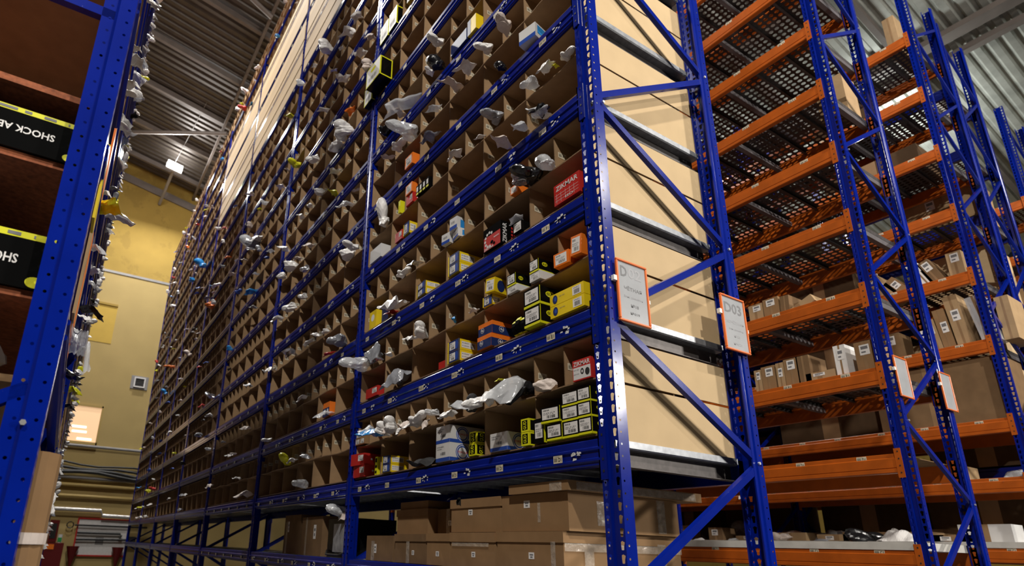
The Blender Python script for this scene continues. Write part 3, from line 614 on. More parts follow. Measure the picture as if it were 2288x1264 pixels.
# fourth shelf
z = LO(3)
gbox('parts_box', 'grey white carton in the far large cell, fourth shelf', 'box', 2.33, .2, z, .12, .2, white, [], .0); filt('yellow box with white label, fifth large cell, fourth shelf', 1.86, .09, z, .10, .12); redbox('dark red box beside the yellow one, fourth shelf', 1.97, .11, z, .08, .12)
z = UPZ(3)
orb('orange box standing on a striped one, fourth shelf', 1.82, .1, z+.085, .085, .12); redbox('red and white box under an orange box, fourth shelf', 1.82, .1, z, .083, .12)
for j in range(4): gbox('parts_box', 'thin black and lime box, %s of four in a row, fourth shelf' % CEL[j], 'box', 1.585+.045*j, .038, z, .085, .1, black, [('f', [('r', .003, .003, .035, .02, neon), ('r', .006, .03, .03, .07, paper)])], -.002*j, group='thin black and lime boxes')
gbox('parts_box', 'pale yellow sheet box end beside the striped boxes, fourth shelf', 'box', 2.02, .03, z, .11, .1, neon, [], .0)
# higher shelves of the near bay and into the second bay
orb('orange box low in the fifth large cell, fifth shelf', 1.83, .12, LO(4), .10, .12)
gbox('parts_box', 'white and blue carton leaning out of the first large cell, fifth shelf', 'box', .385, .12, LO(4), .10, .12, white, [('f', [('r', 0, 0, .12, .03, bluep)]), ('n', [('r', .02, .03, .10, .09, cyan)])], -.015, .2)
gbox('parts_box', 'yellow and navy box end in the third large cell, sixth shelf', 'box', .985, .10, LO(5), .13, .16, yellow, [('f', [('r', .0, .0, .04, .13, navy)])], -.01)
gbox('parts_box', 'flat navy packet beside the yellow box, sixth shelf', 'box', 1.10, .2, LO(5), .10, .1, navy, [], -.01)
def slab(label, yn, w, z, h, d, x, rz, rx): return gbox('parts_box', label, 'box', yn, w, z, h, d, black, [('f', [('r', 0, 0, w, h, neon), ('r', .012, .012, w-.012, h-.012, paper), ('o', w*.5, h*.7, w*.2, h*.1, neon), ('bar', w*.2, h*.2, w*.6, h*.2, gink)]), ('n', [('r', 0, 0, d, h, neon), ('r', .012, .012, d-.012, h-.012, black)]), ('b', [('r', 0, 0, d, w, black)])], x, rz, rx, 'large black and lime slabs')
slab('large lime edged box sticking far out beside the second upright, seventh shelf', 2.33, .26, LO(6)+.02, .21, .13, -.11, .05, .0)
slab('lime edged box lower down behind the second upright, seventh shelf', 2.64, .16, LO(6), .20, .12, -.04, 0, 0)
slab('lime edged flat box upright in the far cells, eighth shelf', 2.42, .16, LO(7), .20, .1, -.01, 0, 0)
slab('lime edged flat box leaning beside the upright, eighth shelf', 2.25, .15, LO(7), .21, .1, -.01, 0, 0)
gbox('parts_box', 'white box at the front of a small cell, eighth shelf', 'box', 1.84, .19, UPZ(7)-.02, .10, .12, white, [], -.05, .1); gbox('parts_box', 'pale yellow box below a white one, eighth shelf', 'box', 1.95, .09, LO(7)+.02, .17, .12, yellow, [('f', [('r', 0, 0, .05, .17, paper)])], -.01, .05)

# ---- crumpled bags, wads and paper packets: a few meshes, copied one by one
def tri(t): t = t-math.floor(t); return abs(2*t-1)
def folds(q, n, f0, f1, dim=3):
    out = []
    for _ in range(n):
        d = Vector([q.gauss(0, 1) for _ in range(dim)]+[0]*(3-dim)).normalized(); out.append((d*q.uniform(f0, f1), q.random(), q.uniform(.5, 1)))
    return out
def fsum(F, p): return sum(a*tri(p.dot(d)+h) for d, h, a in F)/sum(a for d, h, a in F)
def crumple(seed, sx, sy, sz, ear=0, rough=.5, sub=4):
    bmh = bmesh.new(); bmesh.ops.create_icosphere(bmh, subdivisions=sub, radius=1); q = random.Random(seed)
    H = [(Vector((q.gauss(0, 1), q.gauss(0, 1), q.gauss(0, 1))).normalized(), q.uniform(.5, .95)) for _ in range(16)]; B = folds(q, 5, .7, 1.7)
    ears = [(Vector((-abs(q.gauss(0, .6))-.3, q.gauss(0, 1), q.gauss(0.3, .7))).normalized(), q.uniform(.5, .9)) for _ in range(ear)]
    for v in bmh.verts:
        p = v.co.copy(); r = min(1.15, min(h/max(p.dot(d), .05) for d, h in H)); r *= .72+rough*.75*fsum(B, p)
        for e, g_ in ears:
            c = p.dot(e)
            if c > .8: r += (c-.8)/.2*g_
        p *= r; v.co = Vector((p.x*sx, p.y*sy, max(p.z, -.5)*sz+.5*sz))
    me = bpy.data.meshes.new('bag'); bmh.to_mesh(me); bmh.free(); me.materials.append(bagw); return me
def film(seed, w, l, h, amp=.045, droop=.0, N=20):
    """a crumpled sheet of film or paper with pointed corners, thicker in the middle"""
    q = random.Random(seed); bmh = bmesh.new(); A, B = folds(q, 3, 4, 9, 2), folds(q, 4, 10, 20, 2); c = [q.uniform(.75, 1.25) for _ in range(4)]; top = []; bot = []
    for i in range(N+1):
        for j in range(N+1):
            u, v = i/N*2-1, j/N*2-1
            k = (c[0]*(1-u)*(1-v)+c[1]*(1+u)*(1-v)+c[2]*(1+u)*(1+v)+c[3]*(1-u)*(1+v))/4; pin = 1-.28*(1-abs(u))*abs(v)-.28*(1-abs(v))*abs(u)
            x, y = u*l/2*k*pin, v*w/2*k*pin; p = Vector((x, y, 0)); e = max(0, 1-max(abs(u), abs(v)))
            z = amp*(fsum(A, p)+.5*fsum(B, p))+h*min(1, e*2)**.7*.6; z -= droop*max(0, -u)**2*l*.5
            t = h*min(1, e*3)**.6
            top.append(bmh.verts.new((x, y, z))); bot.append(bmh.verts.new((x, y, z-t-.002)))
    I = lambda i, j: i*(N+1)+j
    for i in range(N):
        for j in range(N):
            bmh.faces.new((top[I(i, j)], top[I(i+1, j)], top[I(i+1, j+1)], top[I(i, j+1)])); bmh.faces.new((bot[I(i, j)], bot[I(i, j+1)], bot[I(i+1, j+1)], bot[I(i+1, j)]))
    me = bpy.data.meshes.new('packet'); bmh.to_mesh(me); bmh.free(); me.materials.append(bagw); return me
BLOB = [crumple(s, .10, .085, .065, e, rg) for s, e, rg in ((1, 2, .6), (2, 3, .7), (3, 1, .7), (4, 3, .65), (5, 4, .6), (6, 2, .75))]+[film(20+s, .17, .18, .03, .07, .3) for s in range(4)]
PACK = [film(s, w, l, h, am, dr) for s, w, l, h, am, dr in ((1, .12, .17, .02, .04, .3), (2, .09, .2, .022, .03, .5), (3, .13, .15, .012, .05, .4), (4, .08, .18, .018, .03, .2), (5, .15, .14, .015, .06, .5))]
BM = {'w': (bagw, 'white'), 'c': (bagc, 'clear'), 'g': (bagg, 'grey'), 'k': (bagk, 'black'), 'p': (bagp, 'pale paper'), 's': (cyan, 'sky blue'), 'f': (foil, 'silver'), 'd': (dgrey, 'dark grey'), 'y': (neon, 'lime'), 'o': (orcard, 'orange'), 'r': (red, 'red'), 'n': (bluep, 'deep blue')}
NB_ = [0]
BAG_S = .80
def bag(kind, y, z, s=1., x=-.0, form=None, rz=None, label=None, tilt=None, sq=(1, 1, 1), name=None, group=None):
    i = NB_[0]; NB_[0] += 1; q = random.Random(i*7+1); s *= BAG_S
    pk = form if form is not None else (q.random() < .35)
    me = q.choice(PACK) if pk else q.choice(BLOB)
    name = name or ('packet' if pk else 'crumpled_bag')
    o = put(name, me, None, (x, y, z), (tilt if tilt is not None else q.uniform(-.25, .25), q.uniform(-.3, .15), rz if rz is not None else q.uniform(-1, 1)), (s*sq[0], s*sq[1], s*sq[2]), BM[kind][0])
    return tag(o, label, 'bag', group or 'bags in the pigeonholes')
z = UPZ(0)
L0 = ' on the lowest shelf, small cells of the near bay'
bag('p', .44, z, .85, .02, False, label='torn pale paper wrap in the second small cell'+L0[:20])
bag('c', .64, z+.03, 1.5, -.02, True, .4, 'large clear bag of dark parts spilling out above the single white box', sq=(1, 1.3, 1.8), tilt=.5); bag('k', .62, z+.02, 1.1, .01, True, .2, 'black lime printed sleeve inside the large clear bag', sq=(1.2, 1, 2), tilt=.9); bag('y', .70, z+.10, .3, -.06, True, label='lime printed patch on the black sleeve of the lowest shelf')
bag('w', .82, z, .95, -.03, False, label='white crumpled bag hanging out beside the large clear bag'); bag('w', .93, z, .9, -.03, False, label='white knotted bag above the lime cube boxes'); bag('d', 1.02, z, .8, -.01, False, label='dark blue grey bag tucked behind white bags, lowest shelf'); bag('c', 1.05, z, .9, -.04, False, label='clear pointed bag over the white boxes, lowest shelf')
bag('w', 1.27, z, .75, -.02, True, label='white flat bag coiled at the seventh small cell, lowest shelf'); bag('w', 1.22, z, .6, -.02, False, label='small white wad beside the coiled bag, lowest shelf')
bag('c', 1.44, z+.05, .6, -.0, False, label='clear film ball stuck on the divider label, lowest shelf')
for j, y in enumerate((1.50, 1.58, 1.66, 1.74, 1.83, 1.92, 2.0, 2.07)): bag('w' if j % 3 else 'p', y, z+.01*(j % 2), .72+.1*(j % 3), -.02-.015*(j % 2), j % 2 == 0, label='white paper packet, %s from the near end of the row beside the blue bag' % CEL[j], tilt=(-.6+.3*(j % 4)), group='white packets on the lowest shelf')
bag('s', 2.17, z, 1.15, -.05, False, .3, 'sky blue plastic bag hanging out of the lowest shelf', sq=(1, 1.3, .9)); bag('c', 2.24, z+.03, .85, -.06, False, label='clear crumpled bag beside the sky blue bag')
bag('d', 1.62, LO(0), 1.4, .05, False, .4, 'dark grey cloth heap in the fourth large cell, lowest shelf', sq=(1, 1.2, .7), name='cloth_heap')
z = UPZ(1)
bag('w', 1.02, z, .42, -.0, False, label='small white scrap in the fifth small cell, second shelf'); bag('s', 1.20, z, .7, -.02, True, .9, 'thin blue and white packet in the sixth small cell, second shelf', sq=(1, .4, 1))
bag('w', 1.68, z, .9, -.05, True, .3, 'white folded bag with a handle loop, eighth small cell, second shelf'); bag('w', 1.60, z+.02, .85, -.01, False, label='white soft bag behind the looped one, second shelf'); bag('w', 2.05, z, .6, -.02, True, 1.0, 'narrow white wrap in the tenth small cell, second shelf')
bag('c', 2.50, z, 1.1, -.03, False, label='clear crumpled bag in the last small cell, second shelf'); bag('g', 2.33, z+.02, 1.0, -.02, False, .5, 'grey lime printed sleeve rising in the eleventh cell, second shelf', sq=(.8, .8, 1.9), tilt=.5); bag('f', 2.25, z, .6, -.01, False, label='silver film wad beside the grey sleeve, second shelf')
bag('g', 1.98, LO(1), 1.5, .04, True, .2, 'grey padded envelope in the fifth large cell, second shelf', sq=(1, 1.3, 1.6))
bag('w', 2.06, LO(2), 1.25, -.02, True, .3, 'long white padded bag in the fifth large cell, third shelf', sq=(1, 1.6, 2)); bag('r', 2.13, LO(2)+.03, .9, .04, True, label='red printed packet behind the long white bag, third shelf')
z = UPZ(2)
bag('c', .33, z, .7, -.01, False, label='clear film bag in the first small cell, third shelf'); bag('k', .46, z, .85, -.0, False, label='black wrapped part with silver end, third shelf'); bag('f', .52, z+.01, .7, -.02, False, label='silver foil end beside the black wrapped part, third shelf'); bag('c', .60, LO(2)+.06, .6, -.0, False, label='clear bag on the small black box, third shelf')
bag('f', 1.70, z, .75, -.03, True, .3, 'silver foil packet in the eighth small cell, third shelf'); bag('w', 1.93, z, .65, -.0, False, label='white round wrap in the ninth small cell, third shelf')
z = UPZ(3)
bag('c', .42, z-.0, .75, -.02, False, label='clear film bag in the second small cell, fourth shelf'); bag('w', .95, z, .5, 0, True, label='white slip in the fifth small cell, fourth shelf')
bag('w', 2.30, LO(3)+.26, .9, -.0, False, label='white bag rising in the eleventh small cell, fourth shelf', sq=(.8, .8, 1.6))
# fifth to ninth shelves, near bay: (kind, Y, shelf, upper?, size, out, flat)
PLACED = [('c', .38, 3, 0, 1.25, -.03, 1, 'clear bag with a dark lens'), ('k', .34, 3, 0, .7, -.04, 0, 'black round part in a clear bag'), ('c', .50, 3, 0, .9, -.05, 1, 'clear strip hanging down'),
 ('p', .66, 3, 0, 1.0, -.06, 1, 'pale cardboard roll poking out'), ('g', .76, 3, 1, .7, -.01, 0, 'grey clear bag'), ('w', .28, 3, 1, .8, -.03, 1, 'white hooked packet'), ('w', .17, 3, 1, .5, -.0, 0, 'small white wad near the upright'), ('y', .24, 3, 1, .35, -.01, 1, 'lime packet behind the hooked one'),
 ('w', 1.20, 3, 1, .9, -.02, 1, 'white folded bag'), ('w', 2.05, 4, 1, .8, -.03, 0, 'white crumpled bag'), ('p', 2.22, 4, 1, .9, -.03, 1, 'pale cloth packet'), ('c', 1.87, 4, 1, 1.2, -.04, 0, 'clear blue tinted bag'), ('c', 1.50, 4, 1, .8, -.03, 1, 'flat clear packet'), ('g', 1.54, 4, 0, 1.0, -.03, 0, 'blue grey film packet'),
 ('p', .63, 4, 1, .9, -.03, 0, 'pale wrapped packet'), ('k', .70, 4, 0, .5, -.01, 0, 'black plug'), ('w', .84, 4, 1, .6, -.02, 0, 'white scrap'), ('p', 1.22, 4, 1, 1.3, -.05, 1, 'white paper pointed bag'), ('w', 1.05, 4, 1, 1.1, -.05, 1, 'white pointed bag'),
 ('k', 1.44, 5, 0, .9, -.02, 0, 'black wrapped tube'), ('w', 1.47, 5, 1, .8, -.02, 0, 'white wad over the black tube'), ('w', 1.52, 5, 0, .55, -.05, 0, 'white ring wad'), ('c', 1.95, 5, 0, 2.0, -.06, 1, 'very large crumpled clear bag'), ('p', 2.05, 5, 0, 1.2, -.04, 1, 'pale packet below the very large bag'), ('k', 2.35, 5, 0, 1.1, -.0, 0, 'black padded part'),
 ('p', 2.58, 6, 1, .9, -.1, 0, 'pale cloth bag sticking out past the upright')]
for kd, y, k, up, s, x, fl, t in PLACED:
    bag(kd, y, (UPZ if up else LO)(k), s, x, bool(fl), label='%s on the %s shelf, near bay' % (t, ORD[k]))
SEENBAGS = [(4.10, 9, 0, 'w', 1.3), (3.41, 8, 1, 'w', 1.2), (3.04, 7, 1, 'w', 1.0), (2.80, 7, 1, 'p', .9), (3.47, 7, 1, 'w', 1.2), (4.03, 7, 1, 'w', 1.), (3.24, 6, 0, 'w', 1.3), (3.35, 6, 0, 'w', 1.1), (3.49, 6, 0, 'w', 1.2), (4.18, 6, 1, 'w', 1.), (3.48, 5, 1, 'w', 1.), (3.93, 5, 1, 'w', .9), (4.91, 7, 0, 'y', 1.),
 (4.10, 4, 1, 'p', 1.), (3.10, 4, 1, 'c', 1.3), (3.47, 5, 0, 'y', 1.), (4.50, 5, 1, 'w', .9), (6.71, 6, 1, 'g', 1.8), (6.55, 6, 1, 'w', 1.6), (6.85, 6, 1, 'c', 1.5), (3.15, 8, 1, 'w', 1.), (5.51, 9, 0, 'y', 1.1), (4.52, 3, 1, 'w', 1.2), (4.98, 3, 1, 'w', 1.1), (3.83, 2, 1, 'w', .8), (3.62, 2, 1, 'w', .8), (4.36, 2, 1, 'f', 1.2), (5.15, 2, 1, 'w', 1.),
 (3.83, 1, 1, 'w', .8), (4.01, 0, 1, 'w', .7), (3.69, 0, 0, 'c', 1.1), (4.13, 0, 1, 'y', .7), (5.59, 0, 0, 'p', 1.3), (6.64, 1, 0, 'w', 1.), (5.03, 4, 1, 'w', .9), (4.71, 4, 1, 'w', 1.3), (4.12, 3, 1, 'w', .8), (6.56, 5, 0, 's', 1.5), (11.36, 9, 0, 's', 1.5), (9.40, 7, 0, 'w', 1.5), (9.68, 6, 1, 'o', 1.5), (12.87, 9, 1, 's', 1.2), (2.95, 3, 1, 'w', 1.1), (3.2, 1, 0, 'c', 1.2), (2.98, 2, 0, 'g', 1.3)]
taken = {(1, 1, 0, 1)}
gbox('parts_box', 'orange and navy box in the second large cell, second shelf, second bay', 'box', 3.20, .15, LO(1), .13, .16, orcard, [('f', [('r', 0, 0, .15, .08, navy), ('o', .05, .045, .022, .025, white), ('o', .11, .045, .022, .025, white)])], 0)
for y, k, up, kd, s in SEENBAGS:
    b = int((y-.05)/2.6); n = 12 if up else 6; c = min(n-1, max(0, int((y-b*2.6-.1)/2.5*n)))
    while (b, k, up, c) in taken: c = (c+1) % n
    taken.add((b, k, up, c))
    bag(kd, y, (UPZ if up else LO)(k), s, -.03, None, label='%s bag in %s shelf, %s, %s %s cell' % (BM[kd][1], ORD[k], BAY[b], CEL[c], 'small' if up else 'large'))
# bays two to seven: noticeable ones first, then the scattered rest
used = set()
def cellbag(b, k, up, c, kind, s, x, fl, word, q):
    n = 12 if up else 6; y = b*BAYP+.1+2.5*(c+.5)/n
    if not seen([(0, y, ZK(k)+.2)], -2): return
    bag(kind, y, (UPZ if up else LO)(k), s, x, fl, label='%s %s in %s shelf, %s, %s %s cell' % (BM[kind][1], word, ORD[k], BAY[b], CEL[c], 'small' if up else 'large'))
q = random.Random(21)
for b in range(1, NB):
    for k in range(15):
        if PLANK(b, k) or (b == 3 and 10 <= k <= 12): continue
        for up in (0, 1):
            for c in range(12 if up else 6):
                pr = (.17 if up else .16)*(.62 if b < 3 else 1.0 if b < 4 else .8 if b < 6 else .7)
                if q.random() > pr or (b, k, up, c) in taken: continue
                kind = q.choice('wwwwwwpppccggfkyorsnw')
                cellbag(b, k, up, c, kind, q.uniform(.5, .88)*(1.15 if not up else 1), q.uniform(-.06, .02), q.random() < .4, q.choice(['bag', 'wad', 'bundle', 'wrap']), q)
TENS = ['', 'eleventh', 'twelfth', 'thirteenth', 'fourteenth', 'fifteenth', 'sixteenth', 'seventeenth', 'eighteenth', 'nineteenth', 'twentieth']
def ordw(n):
    if n <= 10: return CEL[n-1]
    if n <= 20: return TENS[n-10]
    t = ['twenty', 'thirty', 'forty', 'fifty', 'sixty', 'seventy', 'eighty', 'ninety'][n//10-2]; return t+'-'+CEL[n % 10-1] if n % 10 else t[:-1]+'ieth'
# ------------------------------------------------------------------ cartons under the near bays
def cartonm(w, d, h, m, lid=.06, tapes=(), label=None, flaps=False):
    """lidded carton: w along y, d along x; returns list of (name, mesh)"""
    out = []; g = G(); g.box(0, d, 0, w, 0, h, m); out.append(('body', g))
    if lid:
        g = G(); g.box(-.006, d+.006, -.006, w+.006, h-lid, h+.004, m); out.append(('lid', g))
    if label:
        g = G(); u, v, lw, lh = label; x0 = -.0008 if v < h-lid or not lid else -.007
        F = lambda a, b: (x0, w-a, b); g.face([F(u, v), F(u+lw, v), F(u+lw, v+lh), F(u, v+lh)], paper)
        decor_r(g, F, u+lw*.2, v+lh*.55, u+lw*.8, v+lh*.75, gink); decor_r(g, F, u+lw*.3, v+lh*.2, u+lw*.7, v+lh*.4, gink); out.append(('label', g))
    for (a, b, c, e, f) in tapes:
        g = G(); F = {'f': lambda u, v: (-.0015 if not lid else -.0075, w-u, v), 'n': lambda u, v: (u, -.0015 if not lid else -.0075, v), 't': lambda u, v: (u, v, h+.005)}[a]
        n = 8; q = random.Random(int(b*999))
        for i in range(n):
            s0, s1 = i/n, (i+1)/n; vert = abs(f-c) > abs(e-b) if False else (abs(f-c) > abs(e-b))
            if vert: P = [(b+q.uniform(0, .002), c+(f-c)*s0), (e, c+(f-c)*s0), (e, c+(f-c)*s1), (b, c+(f-c)*s1)]
            else: P = [(b+(e-b)*s0, c), (b+(e-b)*s1, c), (b+(e-b)*s1, f), (b+(e-b)*s0, f)]
            g.face([F(*p) for p in P], tape)
        out.append(('tape', g))
    return out
def mkcarton(label, x, y, z, w, d, h, m=None, lid=.06, tapes=(), lb=None, rz=0, rx=0, ry=0, group=None, name='carton'):
    o = thing(name, label, 'box', (x, y, z), 0, group); o.rotation_euler = (rx, ry, rz)
    for nm, g in cartonm(w, d, h, m or carton, lid, tapes, lb): put(nm, g.mesh(nm), o)
    return o
carton4 = mat('carton_deep', (.085, .05, .026), .85, noise_amt=.12, nscale=9, spec=.2)  # carton tone darkened, shade inside the racks put into the colour
z = 1.398; gp = 'cartons under the lowest pigeonholes'
mkcarton('large taped carton, lower one behind the D02 upright', .04, .385, z, .475, .80, .181, carton, .045, [('n', .12, .02, .18, .12), ('n', .62, .0, .68, .145), ('n', 0, .10, .8, .135), ('f', .40, .02, .43, .14)], (.24, .06, .04, .03), group=gp)
mkcarton('carton with small white label, second from the upright in the lower row', .03, .872, z, .40, .6, .178, carton, .045, [('f', .02, .11, .36, .128)], (.2, .055, .035, .028), group=gp)
mkcarton('carton with small white label, third from the upright in the lower row', .03, 1.285, z, .245, .6, .174, carton, .04, [], (.1, .05, .035, .028), group=gp)
mkcarton('carton with white label, fourth from the upright in the lower row', .035, 1.54, z, .40, .3, .171, carton3, .04, [('f', .16, .0, .2, .13)], (.22, .05, .03, .028), group=gp)
mkcarton('last carton of the lower row with barcode label beside the second upright', .04, 1.98, z, .40, .22, .166, carton3, 0, [('f', .08, .0, .13, .13)], (.12, .05, .04, .06), group=gp)
T1 = mkcarton('large taped carton under a loose lid, top row behind the D02 upright', .055, .36, z+.187, .475, .76, .175, carton, .0, [('n', .18, .03, .245, .14), ('n', .60, .01, .66, .17), ('f', .27, .04, .29, .13)], (.17, .11, .045, .035), group=gp)
for nm, gg_ in cartonm(.42, .95, .045, carton, 0, [('n', .05, .004, .9, .04), ('t', .1, .1, .8, .16), ('f', .3, .0, .38, .04)]): put('lid' if nm == 'body' else 'tape', gg_.mesh(nm), T1, (-.025, -.03, .177))
FOUR = mkcarton('lidded carton marked 4 in the top row, second from the upright', .05, .845, z+.185, .455, .55, .175, carton, .045, [], (.17, .09, .04, .03), group=gp)
mkcarton('carton set back in the top row, third from the upright', .16, 1.32, z+.179, .30, .5, .15, carton3, 0, [('f', .1, 0, .14, .15)], (.12, .05, .035, .03), group=gp)
mkcarton('lidded carton at the far end of the top row beside the second upright', .10, 1.64, z+.176, .40, .34, .155, carton, .04, [], None, group=gp)
mkcarton('second lid stacked on the far carton of the top row', .11, 1.66, z+.336, .36, .4, .05, carton, 0, [], None, group=gp, name='flat_carton')  # loose carton lid, built as a shallow box
g = G(); tv, tf, tw, th = text('4', .03); g.v = [(-.0072, -a, b) for a, b, c in tv]; g.f = [tuple(f) for f in tf]; g.m = [g.mi(ink)]*len(tf); put('lettering', g.mesh('lettering'), FOUR, (0, .40, .135))
mkcarton('tall dark carton in the second bay, under the pigeonholes', .08, 3.35, z, .5, .5, .33, carton3, 0, [('f', .1, 0, .14, .33)], (.3, .14, .06, .12), group=gp)
mkcarton('brown tall carton standing at the far side of the second bay', .08, 3.9, z, .45, .5, .36, carton3, 0, [('f', .05, .0, .1, .3)], (.1, .2, .04, .1), group=gp)
o = thing('black_tub', 'black tub filled with wrapped parts beside the second upright', 'tub', (.08, 2.75, z))
put('body', G().box(0, .4, 0, .46, 0, .30, black).mesh('body'), o); put('film_label', G().face([(-.003, .34, .04), (-.003, .1, .04), (-.003, .1, .26), (-.003, .34, .26)], bagg).mesh('film_label'), o)
gg = G(); n = [(-.02, .02, .02), (-.02, .44, .02)]; gg.tube([(-.01, .02, .05), (-.05, .1, .02), (-.05, .36, .02), (-.01, .44, .05)], .008, ink, 6); put('handle', gg.mesh('handle'), o)
bag('c', 2.98, z+.30, 1.1, .12, False, label='clear wrapped parts on top of the black tub'); bag('p', 2.86, z+.30, 1.2, .12, True, label='pale card on top of the black tub')

# ------------------------------------------------------------------ orange beam racks
dh = .0215
def perf_tile(W_, D_, nx, ny):
    g = G(); m = dsteel; mg = .022; cx, cy = D_/nx, (W_-2*mg)/ny
    g.face([(0, 0, 0), (D_, 0, 0), (D_, mg, 0), (0, mg, 0)], m); g.face([(0, W_-mg, 0), (D_, W_-mg, 0), (D_, W_, 0), (0, W_, 0)], m)
    for i in range(nx):
        for j in range(ny):
            c = ((i+.5)*cx, mg+(j+.5)*cy); lp = [(dh*math.cos(math.radians(-135+45*a)), dh*math.sin(math.radians(-135+45*a))) for a in range(8)]
            for q_ in hole_cell(c, cx/2, cy/2, lp): g.face([(u, v, 0) for u, v in q_], m)
    g.extr([(0.0, 0), (0.0, -.035), (.012, -.035), (.012, -.03), (.004, -.03), (.004, 0)], 'x', 0, D_, m, close=False); g.extr([(W_, 0), (W_, -.035), (W_-.012, -.035)], 'x', 0, D_, m, close=False)
    return g.mesh('deck_panel')
OB = {}
def obeam(L, h=.14, m=None):
    m = m or orange; k = (round(L, 3), h, m.name)
    if k not in OB: OB[k] = beam_mesh(L, m, h, False)
    return OB[k]
ocm = conn_mesh(orange)
dbar = G().box(0, .88, -.02, .02, -.045, 0, mat('bar_steel', (.17, .155, .16), .4, .4, noise_amt=.1)).mesh('support_bar')
def orack(label, X, Y0, D, H, levels, nb, L, codes, deck='perf', nodes0=1.935, detail=True, lab_n=6, bcol=None):
    o = thing('pallet_rack', label, 'rack', (0, 0, 0))
    tile = perf_tile(L/9, D-.1, 12, 4)
    for b in range(nb+1):
        frame(o, X, Y0+b*(L+.1), D, H, .07, [nodes0+1.163*n for n in range(-1, int(H/1.16))], hi=(detail and b == 0))
    for b in range(nb):
        y0 = Y0+b*(L+.1)+.1
        for i, z in enumerate(levels):
            if not seen(bbpts(X, X+D, y0, y0+L, z-.14, z), 10): continue
            for back in (0, 1):
                w = put('beam', obeam(L, .14, bcol), o, (X, y0, z) if not back else (X+D, y0+L, z), None if not back else (0, 0, math.pi))
                cmm = ocm if not bcol else cm; put('beam_connector', cmm, w); put('beam_connector', cmm, w, (0, L, 0), scale=(1, -1, 1))
                if not back:
                    for j in range(lab_n):
                        yy = .06+.42*j+.18+(.015 if j % 2 else -.01)
                        if yy < L-.1 and seen([(X, y0+yy, z)], 0): put('barcode_label', sticker(codes[i], 'f', 1.15), w, (.0065, yy-.04, -.042) if detail else (.0065, yy-.04, -.045))
            if deck == 'perf' and (detail or i > 2) and i not in (0, 1):
                for j in range(9): put('deck_panel', tile, o, (X+.05, y0+L/9*j, z-.012))
                for j in range(0, 3): put('support_bar', dbar, o, (X+.02, y0+L/3*j+.02*(j == 0), z-.05))
            else:
                put('deck_sheet', G().box(.0 if i == 0 else .03, D-.03, 0, L, -.005, .05 if i == 0 else .0, mat('pale_deck', (.60, .58, .54), .5, noise_amt=.12, nscale=8, stretch=(6, 1, 1)) if i == 0 else carton3).mesh('deck_sheet'), o, (X, y0, z))
    return o
OL = [1.585, 2.25]+[2.905+.6597*i for i in range(0, 8)]
orack('orange beamed rack with perforated decks, next to the cardboard rack', 3.231, .19, .93, 8.3, OL, 3, 2.5, ['C1', 'D1', 'E1', 'F1', 'G1', 'H1', 'I1', 'J1', 'K1', 'L1'])
QL = [1.66, 2.30, 2.86, 3.66, 4.41, 5.16, 5.91, 6.70, 7.5]
orack('orange beamed rack with cartons, second behind the orange perforated rack', 5.78, .19, .90, 8.34, QL, 3, 2.5, ['C1', 'D1', 'E1', 'F1', 'G1', 'H1', 'I1', 'J1', 'K1'], detail=False, lab_n=6, nodes0=2.2)
orack('dark blue framed rack standing back to back with the carton rack', 6.72, .19, .80, 8.15, [1.66, 2.5, 3.4, 4.3, 5.4, 6.3, 7.2], 5, 2.5, ['C1']*7, detail=False, lab_n=0, nodes0=2.6, bcol=blue2)
orack('farthest blue and orange rack at the edge of the view', 9.15, .29, .90, 8.05, [1.66, 2.5, 3.3, 4.1, 4.9, 5.7, 6.5], 2, 2.5, ['C1']*7, detail=False, lab_n=2, nodes0=2.4)
# ---- cartons on the orange racks
ship = [0]
def ob(X, y, z, w, h, d, m, label, lb=True, rx=0, ry=0, rz=0, group='cartons on the orange rack'):
    q = random.Random(ship[0]); ship[0] += 1
    o = thing('carton', label, 'box', (X, y, z), 0, group); o.rotation_euler = (rx, ry, rz)
    put('body', G().box(0, d, 0, w, 0, h, m).mesh('body'), o)
    g = G(); g.face([(-.0008, w*.42, 0), (-.0008, w*.58, 0), (-.0008, w*.58, h), (-.0008, w*.42, h)], btape); put('tape', g.mesh('tape'), o)
    if lb:
        g = G(); lw, lh = min(w*.55, .09), min(h*.35, .12); u, v = w*q.uniform(.2, .35), h*q.uniform(.4, .6); F = lambda a, b: (-.0016, w-a, b)
        g.face([F(u, v), F(u+lw, v), F(u+lw, v+lh), F(u, v+lh)], paper); decor_r(g, F, u+lw*.15, v+lh*.55, u+lw*.85, v+lh*.85, gink); decor_r(g, F, u+lw*.15, v+lh*.2, u+lw*.6, v+lh*.35, gink); put('label', g.mesh('label'), o)
    return o
z = OL[3]+.002
for j, (y, w, h, d, m, rx, t) in enumerate(((1.09, .125, .155, .3, carton2, 0, 'tan carton next to the D03 upright'), (.945, .135, .17, .3, carton, 0, 'brown carton second from the D03 upright'), (.86, .075, .15, .25, carton3, .05, 'dark mottled carton beside the brown one'))):
    ob(3.28, y, z, w, h, d, m, t+' on the fourth orange level', j < 2, rx)
ob(3.26, .64, z+.02, .27, .07, .2, carton2, 'long tan carton tilted over others on the fourth orange level', False, -.42)
ob(3.3, .70, z, .13, .06, .2, carton3, 'low dark carton under the tilted one on the fourth orange level', False)
z = OL[2]+.002
